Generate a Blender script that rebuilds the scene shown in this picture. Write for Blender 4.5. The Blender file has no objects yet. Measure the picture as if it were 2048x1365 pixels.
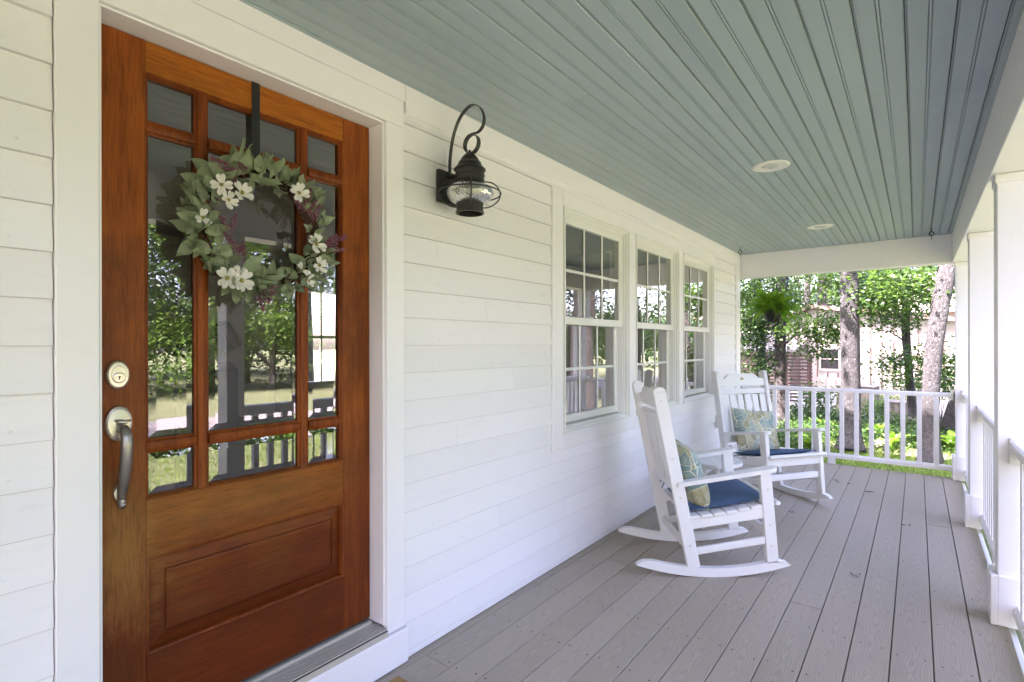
import bpy, math, random
import numpy as np
from mathutils import Vector, Matrix
R = math.radians
random.seed(7)
scn = bpy.context.scene
col = scn.collection

# ------------------------------------------------------------------ camera
F_PX, YAW, ROLL = 1042.0, R(37.86), R(0.12)
CAM = Vector((1.715, 0.0, 1.323))
FW = Vector((-math.sin(YAW), math.cos(YAW), 0))
RT = Vector((math.cos(YAW), math.sin(YAW), 0))
UP = Vector((0, 0, 1))
cam_d = bpy.data.cameras.new('camera')
cam = bpy.data.objects.new('camera', cam_d); col.objects.link(cam)
cam_d.sensor_width = 36; cam_d.lens = F_PX / 2048 * 36
cam_d.shift_y = 8.5 / 2048
cam_d.clip_start = 0.05; cam_d.clip_end = 600
cx = RT * math.cos(ROLL) - UP * math.sin(ROLL)
cy = RT * math.sin(ROLL) + UP * math.cos(ROLL)
cz = -FW
cam.matrix_world = Matrix(((cx.x, cy.x, cz.x, CAM.x), (cx.y, cy.y, cz.y, CAM.y), (cx.z, cy.z, cz.z, CAM.z), (0, 0, 0, 1)))
scn.camera = cam

# ------------------------------------------------------------------ world, sun, exposure
SUN_DIR = Vector((-0.30, -0.46, 0.84)).normalized()      # towards the sun
world = bpy.data.worlds.new('World'); scn.world = world; world.use_nodes = True
wn = world.node_tree; wn.nodes.clear()
sky = wn.nodes.new('ShaderNodeTexSky'); sky.sky_type = 'NISHITA'; sky.sun_disc = False
sky.sun_elevation = math.asin(SUN_DIR.z); sky.sun_rotation = math.atan2(SUN_DIR.x, SUN_DIR.y)
sky.air_density = 1.0; sky.dust_density = 4.8; sky.ozone_density = 1.0
bg = wn.nodes.new('ShaderNodeBackground'); bg.inputs[1].default_value = 0.15
wo = wn.nodes.new('ShaderNodeOutputWorld')
wn.links.new(sky.outputs[0], bg.inputs[0]); wn.links.new(bg.outputs[0], wo.inputs[0])
sd = bpy.data.lights.new('sun', 'SUN'); sd.energy = 3.9; sd.angle = R(0.53); sd.color = (1.0, 0.95, 0.87)
sun = bpy.data.objects.new('sun', sd); col.objects.link(sun)
sun.rotation_euler = SUN_DIR.to_track_quat('Z', 'Y').to_euler(); sun.location = (5, -10, 20)
scn.view_settings.view_transform = 'Standard'; scn.view_settings.look = 'None'
scn.view_settings.gamma = 1; scn.view_settings.use_curve_mapping = False
scn.view_settings.exposure = 4.25
scn.view_settings.use_white_balance = True; scn.view_settings.white_balance_temperature = 6360; scn.view_settings.white_balance_tint = 38
cy_ = scn.cycles
cy_.use_denoising = True
cy_.max_bounces = 10; cy_.diffuse_bounces = 6; cy_.glossy_bounces = 4; cy_.transparent_max_bounces = 12; cy_.transmission_bounces = 6
cy_.sample_clamp_indirect = 6.0; cy_.caustics_reflective = False; cy_.caustics_refractive = False

def at(u, v, depth):
    """point of the place that lies `depth` metres ahead of the camera's station, from survey angles"""
    a = (u - 1024); b = -(v - 691)
    c, s = math.cos(ROLL), math.sin(ROLL)
    a, b = a * c + b * s, -a * s + b * c
    return CAM + (FW + RT * (a / F_PX) + UP * (b / F_PX)) * depth

# ------------------------------------------------------------------ materials
def srgb(r, g, b):
    f = lambda c: c / 12.92 if c <= 0.04045 else ((c + 0.055) / 1.055) ** 2.4
    return (f(r / 255), f(g / 255), f(b / 255), 1)
class Mat:
    def __init__(s, name):
        s.m = bpy.data.materials.new(name); s.m.use_nodes = True
        s.t = s.m.node_tree; s.t.nodes.clear()
        s.out = s.n('ShaderNodeOutputMaterial')
    def n(s, kind, **kw):
        nd = s.t.nodes.new(kind)
        for k, v in kw.items():
            if k.startswith('i_'):
                key = k[2:].replace('_', ' ')
                nd.inputs[key].default_value = v
            else: setattr(nd, k, v)
        return nd
    def l(s, a, b): s.t.links.new(a, b)
    def coord(s, scale=(1, 1, 1), kind='Object', rand=0.0):
        tc = s.n('ShaderNodeTexCoord')
        mp = s.n('ShaderNodeMapping'); mp.inputs['Scale'].default_value = scale
        s.l(tc.outputs[kind], mp.inputs[0])
        if rand:
            oi = s.n('ShaderNodeObjectInfo')
            mu = s.n('ShaderNodeVectorMath', operation='MULTIPLY')
            cb = s.n('ShaderNodeCombineXYZ')
            for i in range(3): s.l(oi.outputs['Random'], cb.inputs[i])
            mu.inputs[1].default_value = (rand * 3.1, rand * 7.7, rand * 5.3)
            s.l(cb.outputs[0], mu.inputs[0]); s.l(mu.outputs[0], mp.inputs['Location'])
        return mp.outputs[0]
    def noise(s, vec, scale, detail=4, rough=0.55, dist=0):
        nd = s.n('ShaderNodeTexNoise'); nd.inputs['Scale'].default_value = scale
        nd.inputs['Detail'].default_value = detail; nd.inputs['Roughness'].default_value = rough
        nd.inputs['Distortion'].default_value = dist
        s.l(vec, nd.inputs['Vector']); return nd.outputs['Fac']
    def ramp(s, fac, stops, interp='LINEAR'):
        r = s.n('ShaderNodeValToRGB'); r.color_ramp.interpolation = interp
        e = r.color_ramp.elements
        e[0].position, e[0].color = stops[0][0], tuple(stops[0][1])
        e[1].position, e[1].color = stops[1][0], tuple(stops[1][1])
        for p, c in stops[2:]:
            x = e.new(p); x.color = tuple(c)
        s.l(fac, r.inputs[0]); return r.outputs[0]
    def mix(s, fac, a, b, blend='MIX'):
        m = s.n('ShaderNodeMix', data_type='RGBA', blend_type=blend)
        for val, sock in ((fac, m.inputs[0]), (a, m.inputs[6]), (b, m.inputs[7])):
            if isinstance(val, (tuple, list, float, int)): sock.default_value = val
            else: s.l(val, sock)
        return m.outputs[2]
    def math(s, op, a, b=0.0, c=None, clamp=False):
        m = s.n('ShaderNodeMath', operation=op, use_clamp=clamp)
        for i, val in enumerate((a, b, c)):
            if val is None: continue
            if isinstance(val, (float, int)): m.inputs[i].default_value = val
            else: s.l(val, m.inputs[i])
        return m.outputs[0]
    def bsdf(s, color, rough=0.5, metal=0.0, bump=None, bstr=0.2, bdist=0.002, spec=0.5, sss=0, trans=None, coat=0):
        b = s.n('ShaderNodeBsdfPrincipled')
        for val, key in ((color, 'Base Color'), (rough, 'Roughness'), (metal, 'Metallic'), (spec, 'Specular IOR Level'), (coat, 'Coat Weight')):
            if isinstance(val, (tuple, list, float, int)): b.inputs[key].default_value = val
            else: s.l(val, b.inputs[key])
        if bump is not None:
            bp = s.n('ShaderNodeBump'); bp.inputs['Strength'].default_value = bstr; bp.inputs['Distance'].default_value = bdist
            s.l(bump, bp.inputs['Height']); s.l(bp.outputs[0], b.inputs['Normal'])
        o = b.outputs[0]
        if trans is not None:
            tr = s.n('ShaderNodeBsdfTranslucent')
            if isinstance(trans[0], (tuple, list)): tr.inputs[0].default_value = trans[0]
            else: s.l(trans[0], tr.inputs[0])
            ms = s.n('ShaderNodeMixShader'); ms.inputs[0].default_value = trans[1]
            s.l(o, ms.inputs[1]); s.l(tr.outputs[0], ms.inputs[2]); o = ms.outputs[0]
        s.l(o, s.out.inputs[0]); return b
def rnd(s):
    return s.n('ShaderNodeObjectInfo').outputs['Random']

def paint(name, c, rough=0.42, var=0.06, bump=0.25, grain=(1, 1, 1), dirt=0.0, dirtc=(.35, .33, .27, 1)):
    s = Mat(name); v = s.coord(grain, rand=1.0)
    n1 = s.noise(v, 2.2, 4); n2 = s.noise(v, 90, 3, 0.6); n3 = s.noise(v, 14, 5, 0.6)
    lo = tuple(x * (1 - var) for x in c[:3]) + (1,)
    cc = s.mix(n1, lo, c)
    rv = s.math('MULTIPLY_ADD', rnd(s), 0.05, 0.96)
    cc = s.mix(1.0, cc, s.ramp(rv, [(0, (0, 0, 0, 1)), (1, (1, 1, 1, 1))]), 'MULTIPLY')
    if dirt:
        cc = s.mix(s.math('MULTIPLY', s.ramp(n3, [(0.56, (0, 0, 0, 1)), (0.8, (1, 1, 1, 1))]), dirt), cc, dirtc)
    h = s.math('ADD', s.math('MULTIPLY', n2, 0.5), n3)
    s.bsdf(cc, s.math('MULTIPLY_ADD', n3, 0.2, rough - 0.1), bump=h, bstr=bump, bdist=0.0015)
    return s.m
M = {}
M['siding'] = paint('white_siding_paint', (.865, .84, .84, 1), 0.5, 0.05, 0.35, (3, .5, 3), 0.10)
M['lap_edge'] = paint('darker_siding_edge', (.70, .68, .66, 1), 0.6, 0.25, 0.3, (3, 1, 3), 0.3)  # darker colour on each board's lower lip and underside, marks the lap lines
M['trim'] = paint('white_trim_paint', (.875, .85, .85, 1), 0.4, 0.04, 0.2, (2, .6, 1), 0.06)
M['vinyl'] = paint('white_vinyl', (.80, .79, .745, 1), 0.35, 0.03, 0.05, (1, 1, 1), 0.03)
M['chair'] = paint('white_chair_lumber', (.82, .81, .79, 1), 0.38, 0.04, 0.25, (1, 1, 1), 0.05)
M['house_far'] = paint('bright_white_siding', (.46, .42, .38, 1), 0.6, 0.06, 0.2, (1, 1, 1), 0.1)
M['roof_far'] = paint('weathered_roof_shingle', (.20, .185, .17, 1), 0.85, 0.3, 0.8, (4, 4, 4), 0.3)
M['batten'] = paint('batten_paint', (.15, .11, .085, 1), 0.6, 0.1, 0.2)
M['lattice'] = paint('brown_lattice_paint', (.085, .045, .04, 1), 0.6, 0.2, 0.3)
M['grey_wood'] = paint('weathered_grey_wood', (.26, .225, .185, 1), 0.8, 0.35, 0.8, (1, 1, 6), 0.4)
M['asphalt'] = paint('worn_driveway', (.20, .19, .18, 1), 0.9, 0.25, 0.6, (3, 3, 3), 0.4)
M['walk'] = paint('pale_stone_walk', (.34, .32, .29, 1), 0.85, 0.15, 0.5, (3, 3, 3), 0.3)
M['interior'] = paint('interior_wall_paint', (.40, .38, .35, 1), 0.7, 0.05, 0.1)
M['interior_floor'] = paint('interior_wood_floor', (.16, .09, .05, 1), 0.35, 0.3, 0.2, (6, .5, 1))
M['dark_furniture'] = paint('dark_upholstery', (.03, .03, .028, 1), 0.8, 0.3, 0.3)
M['dark_wood'] = paint('dark_chair_wood', (.06, .025, .015, 1), 0.35, 0.3, 0.2)
M['red'] = paint('red_box_paint', (.45, .03, .04, 1), 0.5, 0.1, 0.1)
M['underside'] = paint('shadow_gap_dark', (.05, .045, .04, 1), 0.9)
M['iron'] = paint('black_iron', (.028, .024, .021, 1), 0.42, 0.5, 0.4, (4, 4, 4), 0.35, (.09, .075, .06, 1))
M['strap'] = paint('black_metal_strap', (.012, .012, .013, 1), 0.4, 0.1, 0.1)
M['pot'] = paint('dark_plastic_pot', (.014, .012, .010, 1), 0.85, 0.2, 0.2)
M['soil'] = paint('soil', (.04, .028, .018, 1), 0.95, 0.3, 0.8)
M['lightring'] = paint('white_light_trim', (.82, .80, .74, 1), 0.3, 0.02, 0.05)
M['gold'] = paint('gold_emblem', (.45, .36, .14, 1), 0.35, 0.1, 0.1)
M['mat'] = paint('coir_mat', (.42, .25, .09, 1), 0.95, 0.4, 1.0, (20, 20, 20))
M['outlet'] = paint('clear_plastic_cover', (.62, .62, .60, 1), 0.25, 0.05, 0.05)

def ceiling_mat():
    s = Mat('blue_grey_ceiling_paint'); v = s.coord((1, .35, 1), rand=1.0)
    n1 = s.noise(v, 1.8, 5, 0.6); n2 = s.noise(s.coord((1, .5, 1), rand=1.0), 120, 3, 0.6); n3 = s.noise(v, 9, 5, 0.65)
    c = s.mix(n1, (.32, .395, .425, 1), (.385, .455, .48, 1))
    c = s.mix(s.math('MULTIPLY', s.ramp(n3, [(0.6, (0, 0, 0, 1)), (0.78, (1, 1, 1, 1))]), 0.4), c, (.27, .33, .32, 1))
    rv = s.math('MULTIPLY_ADD', rnd(s), 0.10, 0.93)
    c = s.mix(1.0, c, s.ramp(rv, [(0, (0, 0, 0, 1)), (1, (1, 1, 1, 1))]), 'MULTIPLY')
    s.bsdf(c, s.math('MULTIPLY_ADD', n3, 0.2, 0.38), bump=s.math('ADD', n2, s.math('MULTIPLY', n3, .6)), bstr=0.5, bdist=0.001)
    return s.m
M['ceiling'] = ceiling_mat()

def deck_mat():
    s = Mat('grey_composite_decking')
    tc = s.n('ShaderNodeTexCoord'); sp = s.n('ShaderNodeSeparateXYZ'); s.l(tc.outputs['Object'], sp.inputs[0])
    r = rnd(s)
    n0 = s.noise(s.coord((1, .5, 1), rand=1.0), 5, 3)
    y = s.math('ADD', s.math('ADD', sp.outputs[1], s.math('MULTIPLY', r, 9.0)), s.math('MULTIPLY', n0, 0.25))
    y = s.math('PINGPONG', y, 0.62)
    y = s.math('SUBTRACT', y, 0.31)
    x = s.math('ADD', sp.outputs[0], s.math('MULTIPLY_ADD', s.noise(s.coord((1, 1, 1), rand=1.0), 3, 2), 0.08, -0.04))
    cb = s.n('ShaderNodeCombineXYZ'); s.l(x, cb.inputs[0]); s.l(s.math('MULTIPLY', y, 0.085), cb.inputs[1])
    w = s.n('ShaderNodeTexWave', wave_type='RINGS', rings_direction='Z', wave_profile='SIN')
    w.inputs['Scale'].default_value = 34; w.inputs['Distortion'].default_value = 1.6
    w.inputs['Detail'].default_value = 2; w.inputs['Detail Scale'].default_value = 3
    s.l(cb.outputs[0], w.inputs['Vector'])
    nf = s.noise(s.coord((40, 1.2, 1), rand=1.0), 6, 4, 0.6)
    nb = s.noise(s.coord((1, 1, 1), kind='Object', rand=1.0), 1.3, 4)
    g = s.math('ADD', s.math('MULTIPLY', w.outputs['Fac'], 0.30), s.math('MULTIPLY', nf, 0.75))
    c = s.ramp(g, [(0.2, (.315, .272, .205, 1)), (0.8, (.465, .405, .305, 1))])
    c = s.mix(s.math('MULTIPLY', nb, 0.5), c, (.38, .32, .28, 1))
    rv = s.math('MULTIPLY_ADD', r, 0.12, 0.90)
    c = s.mix(1.0, c, s.ramp(rv, [(0, (0, 0, 0, 1)), (1, (1, 1, 1, 1))]), 'MULTIPLY')
    s.bsdf(c, s.math('MULTIPLY_ADD', nf, 0.2, 0.48), bump=g, bstr=0.5, bdist=0.0012, spec=0.35)
    return s.m
M['deck'] = deck_mat()

def wood_mat(name, axis, base, dark, gold, low_tint):
    """stained timber; axis = direction of the grain; local z is height in the door"""
    s = Mat(name)
    sc = {'Z': (14, 14, .9), 'Y': (14, .9, 14)}[axis]
    v = s.coord(sc); vp = s.coord((1, 1, 1))
    tc = s.n('ShaderNodeTexCoord'); sp = s.n('ShaderNodeSeparateXYZ'); s.l(tc.outputs['Object'], sp.inputs[0])
    fine = s.noise(s.coord({'Z': (130, 130, 4), 'Y': (130, 4, 130)}[axis]), 3, 4, 0.65)
    g = s.noise(v, 3.0, 6, 0.62, 0.6)
    big = s.noise(vp, 3.4, 4, 0.55)
    c = s.mix(s.ramp(g, [(0.30, (0, 0, 0, 1)), (0.72, (1, 1, 1, 1))]), dark, base)
    # the lower part of the door is browner and redder, patchy edges
    zz = s.math('ADD', sp.outputs[2], s.math('MULTIPLY_ADD', big, 0.9, -0.45))
    low = s.ramp(zz, [(0.55, (1, 1, 1, 1)), (1.7, (0, 0, 0, 1))])
    c = s.mix(s.math('MULTIPLY', low, low_tint), c, s.mix(g, (.065, .009, .002, 1), (.18, .030, .004, 1)))
    # blotches
    c = s.mix(s.math('MULTIPLY', s.ramp(big, [(0.48, (0, 0, 0, 1)), (0.66, (1, 1, 1, 1))]), 0.55), c, (.085, .020, .004, 1))
    # bleached bare patches below the handle and under the lights
    d1 = s.n('ShaderNodeVectorMath', operation='DISTANCE'); s.l(s.coord((1, 1.7, .8)), d1.inputs[0]); d1.inputs[1].default_value = (-.075, .50 * 1.7, .74 * .8)
    d2 = s.n('ShaderNodeVectorMath', operation='DISTANCE'); s.l(s.coord((1, .42, 1.9)), d2.inputs[0]); d2.inputs[1].default_value = (-.075, .72 * .42, .80 * 1.9)
    p1 = s.math('ADD', d1.outputs['Value'], s.math('MULTIPLY_ADD', s.noise(s.coord({'Z': (9, 9, 3), 'Y': (9, 3, 9)}[axis]), 2.2, 5, 0.7), 0.34, -0.17))
    p2 = s.math('ADD', d2.outputs['Value'], s.math('MULTIPLY_ADD', s.noise(s.coord((9, 3, 9)), 2.2, 5, 0.7), 0.34, -0.17))
    m1 = s.math('MAXIMUM', s.math('MULTIPLY', s.ramp(p1, [(0.06, (1, 1, 1, 1)), (0.22, (0, 0, 0, 1))]), 1.5), s.math('MULTIPLY', s.ramp(p2, [(0.05, (1, 1, 1, 1)), (0.24, (0, 0, 0, 1))]), 0.8))
    c = s.mix(s.math('MULTIPLY', m1, 0.5), c, s.mix(fine, tuple(x * .55 for x in gold[:3]) + (1,), gold))
    c = s.mix(s.math('MULTIPLY', s.ramp(fine, [(0.50, (0, 0, 0, 1)), (0.64, (1, 1, 1, 1))]), 0.62), c, s.mix(0.75, c, (.03, .008, .002, 1)))
    s.bsdf(c, s.math('MULTIPLY_ADD', m1, 0.2, 0.45), bump=s.math('ADD', fine, s.math('MULTIPLY', g, .5)), bstr=0.45, bdist=0.0008, spec=0.2)
    return s.m
WB, WD, WG = (.38, .100, .010, 1), (.19, .038, .004, 1), (.42, .20, .05, 1)
M['wood_v'] = wood_mat('stained_wood_upright', 'Z', WB, WD, WG, 0.75)
M['wood_h'] = wood_mat('stained_wood_level', 'Y', (.46, .145, .010, 1), (.27, .066, .005, 1), WG, 0.95)
M['wood_m'] = wood_mat('stained_wood_moulding', 'Z', (.34, .080, .008, 1), (.15, .026, .003, 1), WG, 0.3)

def glass(name, tint=(.85, .88, .86, 1), f=1.5, mul=2.2, base=0.02):
    s = Mat(name)
    fr = s.n('ShaderNodeFresnel'); fr.inputs[0].default_value = f
    fac = s.math('MULTIPLY_ADD', fr.outputs[0], mul, base, clamp=True)
    tr = s.n('ShaderNodeBsdfTransparent'); tr.inputs[0].default_value = tint
    gl = s.n('ShaderNodeBsdfGlossy'); gl.inputs['Roughness'].default_value = 0.0; gl.inputs[0].default_value = (1, 1, 1, 1)
    v = s.coord((1, 1, 1)); nz = s.noise(v, 2.2, 1, 0.4)
    bp = s.n('ShaderNodeBump'); bp.inputs['Strength'].default_value = 0.02; bp.inputs['Distance'].default_value = 0.01
    s.l(nz, bp.inputs['Height']); s.l(bp.outputs[0], gl.inputs['Normal'])
    ms = s.n('ShaderNodeMixShader'); s.l(fac, ms.inputs[0]); s.l(tr.outputs[0], ms.inputs[1]); s.l(gl.outputs[0], ms.inputs[2])
    s.l(ms.outputs[0], s.out.inputs[0]); return s.m
M['pane'] = glass('window_glass', (.90, .93, .90, 1), 1.5, 3.0, 0.03)
M['doorpane'] = glass('bevelled_door_glass', (.85, .86, .85, 1), 1.5, 3.0, 0.05)
def seeded():
    s = Mat('seeded_lantern_glass')
    fr = s.n('ShaderNodeFresnel'); fr.inputs[0].default_value = 1.5
    v = s.coord((1, 1, 1)); vo = s.n('ShaderNodeTexVoronoi'); vo.inputs['Scale'].default_value = 120; s.l(v, vo.inputs['Vector'])
    nz = s.noise(v, 28, 4, .7)
    bp = s.n('ShaderNodeBump'); bp.inputs['Strength'].default_value = 0.6; bp.inputs['Distance'].default_value = 0.003
    s.l(s.math('ADD', vo.outputs['Distance'], nz), bp.inputs['Height'])
    s.l(bp.outputs[0], fr.inputs['Normal'])
    tr = s.n('ShaderNodeBsdfTransparent'); tr.inputs[0].default_value = (.93, .93, .88, 1)
    gl = s.n('ShaderNodeBsdfGlossy'); gl.inputs['Roughness'].default_value = 0.12; s.l(bp.outputs[0], gl.inputs['Normal'])
    df = s.n('ShaderNodeBsdfDiffuse'); df.inputs[0].default_value = (.75, .73, .62, 1)
    seeds = s.ramp(s.math('ADD', vo.outputs['Distance'], s.math('MULTIPLY', nz, .6)), [(0.42, (1, 1, 1, 1)), (0.62, (.22, .22, .22, 1))])
    m1 = s.n('ShaderNodeMixShader'); s.l(s.math('MULTIPLY', seeds, .5), m1.inputs[0]); s.l(tr.outputs[0], m1.inputs[1]); s.l(df.outputs[0], m1.inputs[2])
    ms = s.n('ShaderNodeMixShader'); s.l(s.math('MULTIPLY_ADD', fr.outputs[0], 1.6, .06, clamp=True), ms.inputs[0]); s.l(m1.outputs[0], ms.inputs[1]); s.l(gl.outputs[0], ms.inputs[2])
    s.l(ms.outputs[0], s.out.inputs[0]); return s.m
M['seeded'] = seeded()
def metal(name, c, rough):
    s = Mat(name); v = s.coord((1, 1, 8)); n = s.noise(v, 60, 3)
    s.bsdf(c, s.math('MULTIPLY_ADD', n, 0.15, rough), metal=1.0, bump=n, bstr=0.1, bdist=0.0005); return s.m
M['nickel'] = metal('satin_nickel', (.66, .60, .50, 1), 0.26)
M['nickel_dark'] = metal('worn_nickel_grip', (.36, .34, .31, 1), 0.28)
M['aluminium'] = paint('ribbed_aluminium', (.52, .485, .41, 1), 0.45, 0.05, 0.05)
def leafm(name, a, b, tr=0.35, rough=0.5, scale=6, vein=False, trc=None, back=None):
    s = Mat(name); v = s.coord((1, 1, 1), rand=1.0); n = s.noise(v, scale, 3)
    geo = s.n('ShaderNodeNewGeometry')
    r = s.math('ADD', s.math('MULTIPLY', n, 0.6), s.math('MULTIPLY', geo.outputs['Random Per Island'], 0.6))
    r = s.math('MULTIPLY', s.math('ADD', r, s.math('MULTIPLY', rnd(s), 0.35 if vein else 0.1)), 0.85)
    c = s.ramp(r, [(0.25, a), (0.85, b)])
    if vein:
        tc = s.n('ShaderNodeTexCoord'); sp = s.n('ShaderNodeSeparateXYZ'); s.l(tc.outputs['Object'], sp.inputs[0])
        ax = s.math('ABSOLUTE', sp.outputs[0])
        mid = s.ramp(ax, [(0.0, (1, 1, 1, 1)), (0.06, (0, 0, 0, 1))])
        c = s.mix(s.math('MULTIPLY', mid, 0.55), c, (.42, .47, .30, 1))
        n2 = s.noise(s.coord((1, 1, 1), rand=2), 2.2, 4, .7)
        c = s.mix(s.math('MULTIPLY', s.ramp(n2, [(0.5, (0, 0, 0, 1)), (0.75, (1, 1, 1, 1))]), 0.5), c, (.30, .25, .20, 1))
    s.bsdf(c, rough, spec=0.3, trans=(s.mix(0.6, c, trc or (.25, .40, .05, 1)), tr)); return s.m
M['sage'] = leafm('sage_fabric_leaf', (.038, .085, .032, 1), (.145, .205, .10, 1), 0.12, 0.7, 2, True, (.2, .28, .12, 1))
M['green'] = leafm('oak_leaf', (.014, .040, .008, 1), (.045, .098, .015, 1), 0.38, 0.45, .8, False, (.11, .22, .03, 1))
M['green_dark'] = leafm('dense_leaf', (.012, .035, .009, 1), (.038, .08, .016, 1), 0.35, 0.5, .6, False, (.06, .14, .02, 1))
M['green_pale'] = leafm('young_leaf', (.04, .10, .014, 1), (.10, .19, .03, 1), 0.45, 0.5, .8, False, (.17, .31, .04, 1))  # paler leaf green for seedlings and small trees
M['fern'] = leafm('fern_frond', (.08, .22, .012, 1), (.22, .42, .03, 1), 0.35, 0.5, 3, False, (.3, .5, .04, 1))
M['ground_leaf'] = leafm('ground_cover_leaf', (.016, .055, .010, 1), (.060, .13, .022, 1), 0.3, 0.5, .7, False, (.10, .20, .03, 1))
M['petal'] = leafm('white_petal', (.74, .70, .64, 1), (.88, .86, .82, 1), 0.25, 0.6, 8, False, (.85, .8, .7, 1))
M['purple'] = leafm('purple_berry', (.15, .035, .065, 1), (.36, .15, .20, 1), 0.1, 0.7, 20, False, (.3, .1, .15, 1))
M['stamen'] = paint('flower_centre', (.36, .30, .07, 1), 0.8)
M['twig'] = paint('grapevine_twig', (.10, .045, .025, 1), 0.85, 0.5, 0.8, (8, 8, 8), 0.4)
M['stem'] = paint('green_stem', (.13, .15, .05, 1), 0.7)
M['flower_blue'] = leafm('blue_flower', (.12, .10, .45, 1), (.25, .2, .7, 1), 0.2, 0.6, 8, False, (.3, .25, .8, 1))
M['debris'] = paint('dry_leaf_litter', (.11, .075, .03, 1), 0.9, 0.5)
def bark(name, a, b, lichen):
    s = Mat(name); v = s.coord((7, 7, 1.6)); vo = s.n('ShaderNodeTexVoronoi', feature='DISTANCE_TO_EDGE'); vo.inputs['Scale'].default_value = 5
    nz = s.noise(s.coord((1, 1, 1)), 9, 5, 0.7)
    mx = s.n('ShaderNodeVectorMath', operation='ADD'); s.l(v, mx.inputs[0])
    cb = s.n('ShaderNodeCombineXYZ'); s.l(nz, cb.inputs[0]); s.l(nz, cb.inputs[1]); s.l(mx.outputs[0], vo.inputs['Vector']); s.l(cb.outputs[0], mx.inputs[1])
    e = s.ramp(vo.outputs['Distance'], [(0.0, (0, 0, 0, 1)), (0.22, (1, 1, 1, 1))])
    h = s.math('MULTIPLY', e, s.math('MULTIPLY_ADD', nz, 0.6, 0.4))
    c = s.mix(h, a, b)
    n2 = s.noise(s.coord((1, 1, .6)), 26, 5, 0.75)
    c = s.mix(s.math('MULTIPLY', s.ramp(n2, [(0.50, (0, 0, 0, 1)), (0.62, (1, 1, 1, 1))]), 0.75), c, lichen)
    s.bsdf(c, 0.9, bump=s.math('ADD', h, s.math('MULTIPLY', n2, .4)), bstr=1.0, bdist=0.02); return s.m
M['bark'] = bark('lichened_grey_bark', (.030, .029, .026, 1), (.045, .047, .043, 1), (.080, .086, .082, 1))
M['bark_dark'] = bark('dark_brown_bark', (.018, .016, .013, 1), (.054, .049, .041, 1), (.095, .095, .088, 1))
def grass_mat():
    s = Mat('lawn_ground'); v = s.coord((1, 1, 1))
    n1 = s.noise(v, .35, 5, .6); n2 = s.noise(v, 9, 6, .7); n3 = s.noise(v, 60, 3, .7)
    c = s.ramp(n2, [(0.3, (.078, .100, .045, 1)), (0.7, (.158, .185, .092, 1))])
    c = s.mix(s.math('MULTIPLY', s.ramp(n1, [(0.45, (0, 0, 0, 1)), (0.7, (1, 1, 1, 1))]), .5), c, (.16, .165, .09, 1))
    s.bsdf(c, .95, bump=s.math('ADD', n2, n3), bstr=.9, bdist=.03, spec=.15); return s.m
M['lawn'] = grass_mat()
M['blade'] = leafm('grass_blade', (.055, .12, .015, 1), (.16, .26, .04, 1), 0.3, 0.6, .5)
def fabric(name, c, c2):
    s = Mat(name); v = s.coord((1, 1, 1)); n = s.noise(v, 5, 4); w = s.noise(s.coord((1, 1, 1)), 420, 2, .5)
    cc = s.mix(n, c, c2)
    s.bsdf(cc, .85, bump=s.math('ADD', w, s.math('MULTIPLY', n, 3)), bstr=.35, bdist=.002, spec=.25); return s.m
M['navy'] = fabric('navy_canvas', (.050, .098, .175, 1), (.075, .13, .215, 1))
def pillow_mat():
    s = Mat('scalloped_leaf_print'); tc = s.n('ShaderNodeTexCoord')
    mp = s.n('ShaderNodeMapping'); s.l(tc.outputs['Object'], mp.inputs[0]); mp.inputs['Scale'].default_value = (1, 0, .8)
    nz = s.n('ShaderNodeTexNoise'); nz.inputs['Scale'].default_value = 5; s.l(mp.outputs[0], nz.inputs['Vector'])
    ad = s.n('ShaderNodeMix', data_type='RGBA', blend_type='MIX'); ad.inputs[0].default_value = .06
    s.l(mp.outputs[0], ad.inputs[6]); s.l(nz.outputs['Color'], ad.inputs[7])
    vo = s.n('ShaderNodeTexVoronoi'); vo.inputs['Scale'].default_value = 21; vo.inputs['Randomness'].default_value = .75; s.l(ad.outputs[2], vo.inputs['Vector'])
    ve = s.n('ShaderNodeTexVoronoi', feature='DISTANCE_TO_EDGE'); ve.inputs['Scale'].default_value = 21; ve.inputs['Randomness'].default_value = .75; s.l(ad.outputs[2], ve.inputs['Vector'])
    sp = s.n('ShaderNodeSeparateColor'); s.l(vo.outputs['Color'], sp.inputs[0])
    big = s.noise(mp.outputs[0], 3.2, 2)
    pal = s.ramp(s.math('ADD', s.math('MULTIPLY', sp.outputs[0], .45), s.math('MULTIPLY_ADD', big, 1.3, -.38)),
                 [(0.08, (.16, .26, .25, 1)), (0.36, (.28, .38, .34, 1)), (0.52, (.50, .47, .28, 1)), (0.68, (.25, .22, .10, 1)), (.85, (.42, .50, .44, 1))])
    inner = s.ramp(vo.outputs['Distance'], [(0.18, (1, 1, 1, 1)), (0.52, (0, 0, 0, 1))])
    c = s.mix(s.math('MULTIPLY', inner, .35), pal, (.50, .50, .38, 1))
    ring = s.ramp(s.math('ABSOLUTE', s.math('SUBTRACT', vo.outputs['Distance'], .30)), [(0.0, (1, 1, 1, 1)), (0.035, (0, 0, 0, 1))])
    c = s.mix(s.math('MULTIPLY', ring, .55), c, (.62, .60, .46, 1))
    edge = s.ramp(ve.outputs['Distance'], [(0.02, (1, 1, 1, 1)), (0.055, (0, 0, 0, 1))])
    c = s.mix(edge, c, (.66, .63, .48, 1))
    w = s.noise(tc.outputs['Object'], 400, 2, .5)
    s.bsdf(c, .9, bump=w, bstr=.3, bdist=.001, spec=.2); return s.m
M['pillow'] = pillow_mat()

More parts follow.
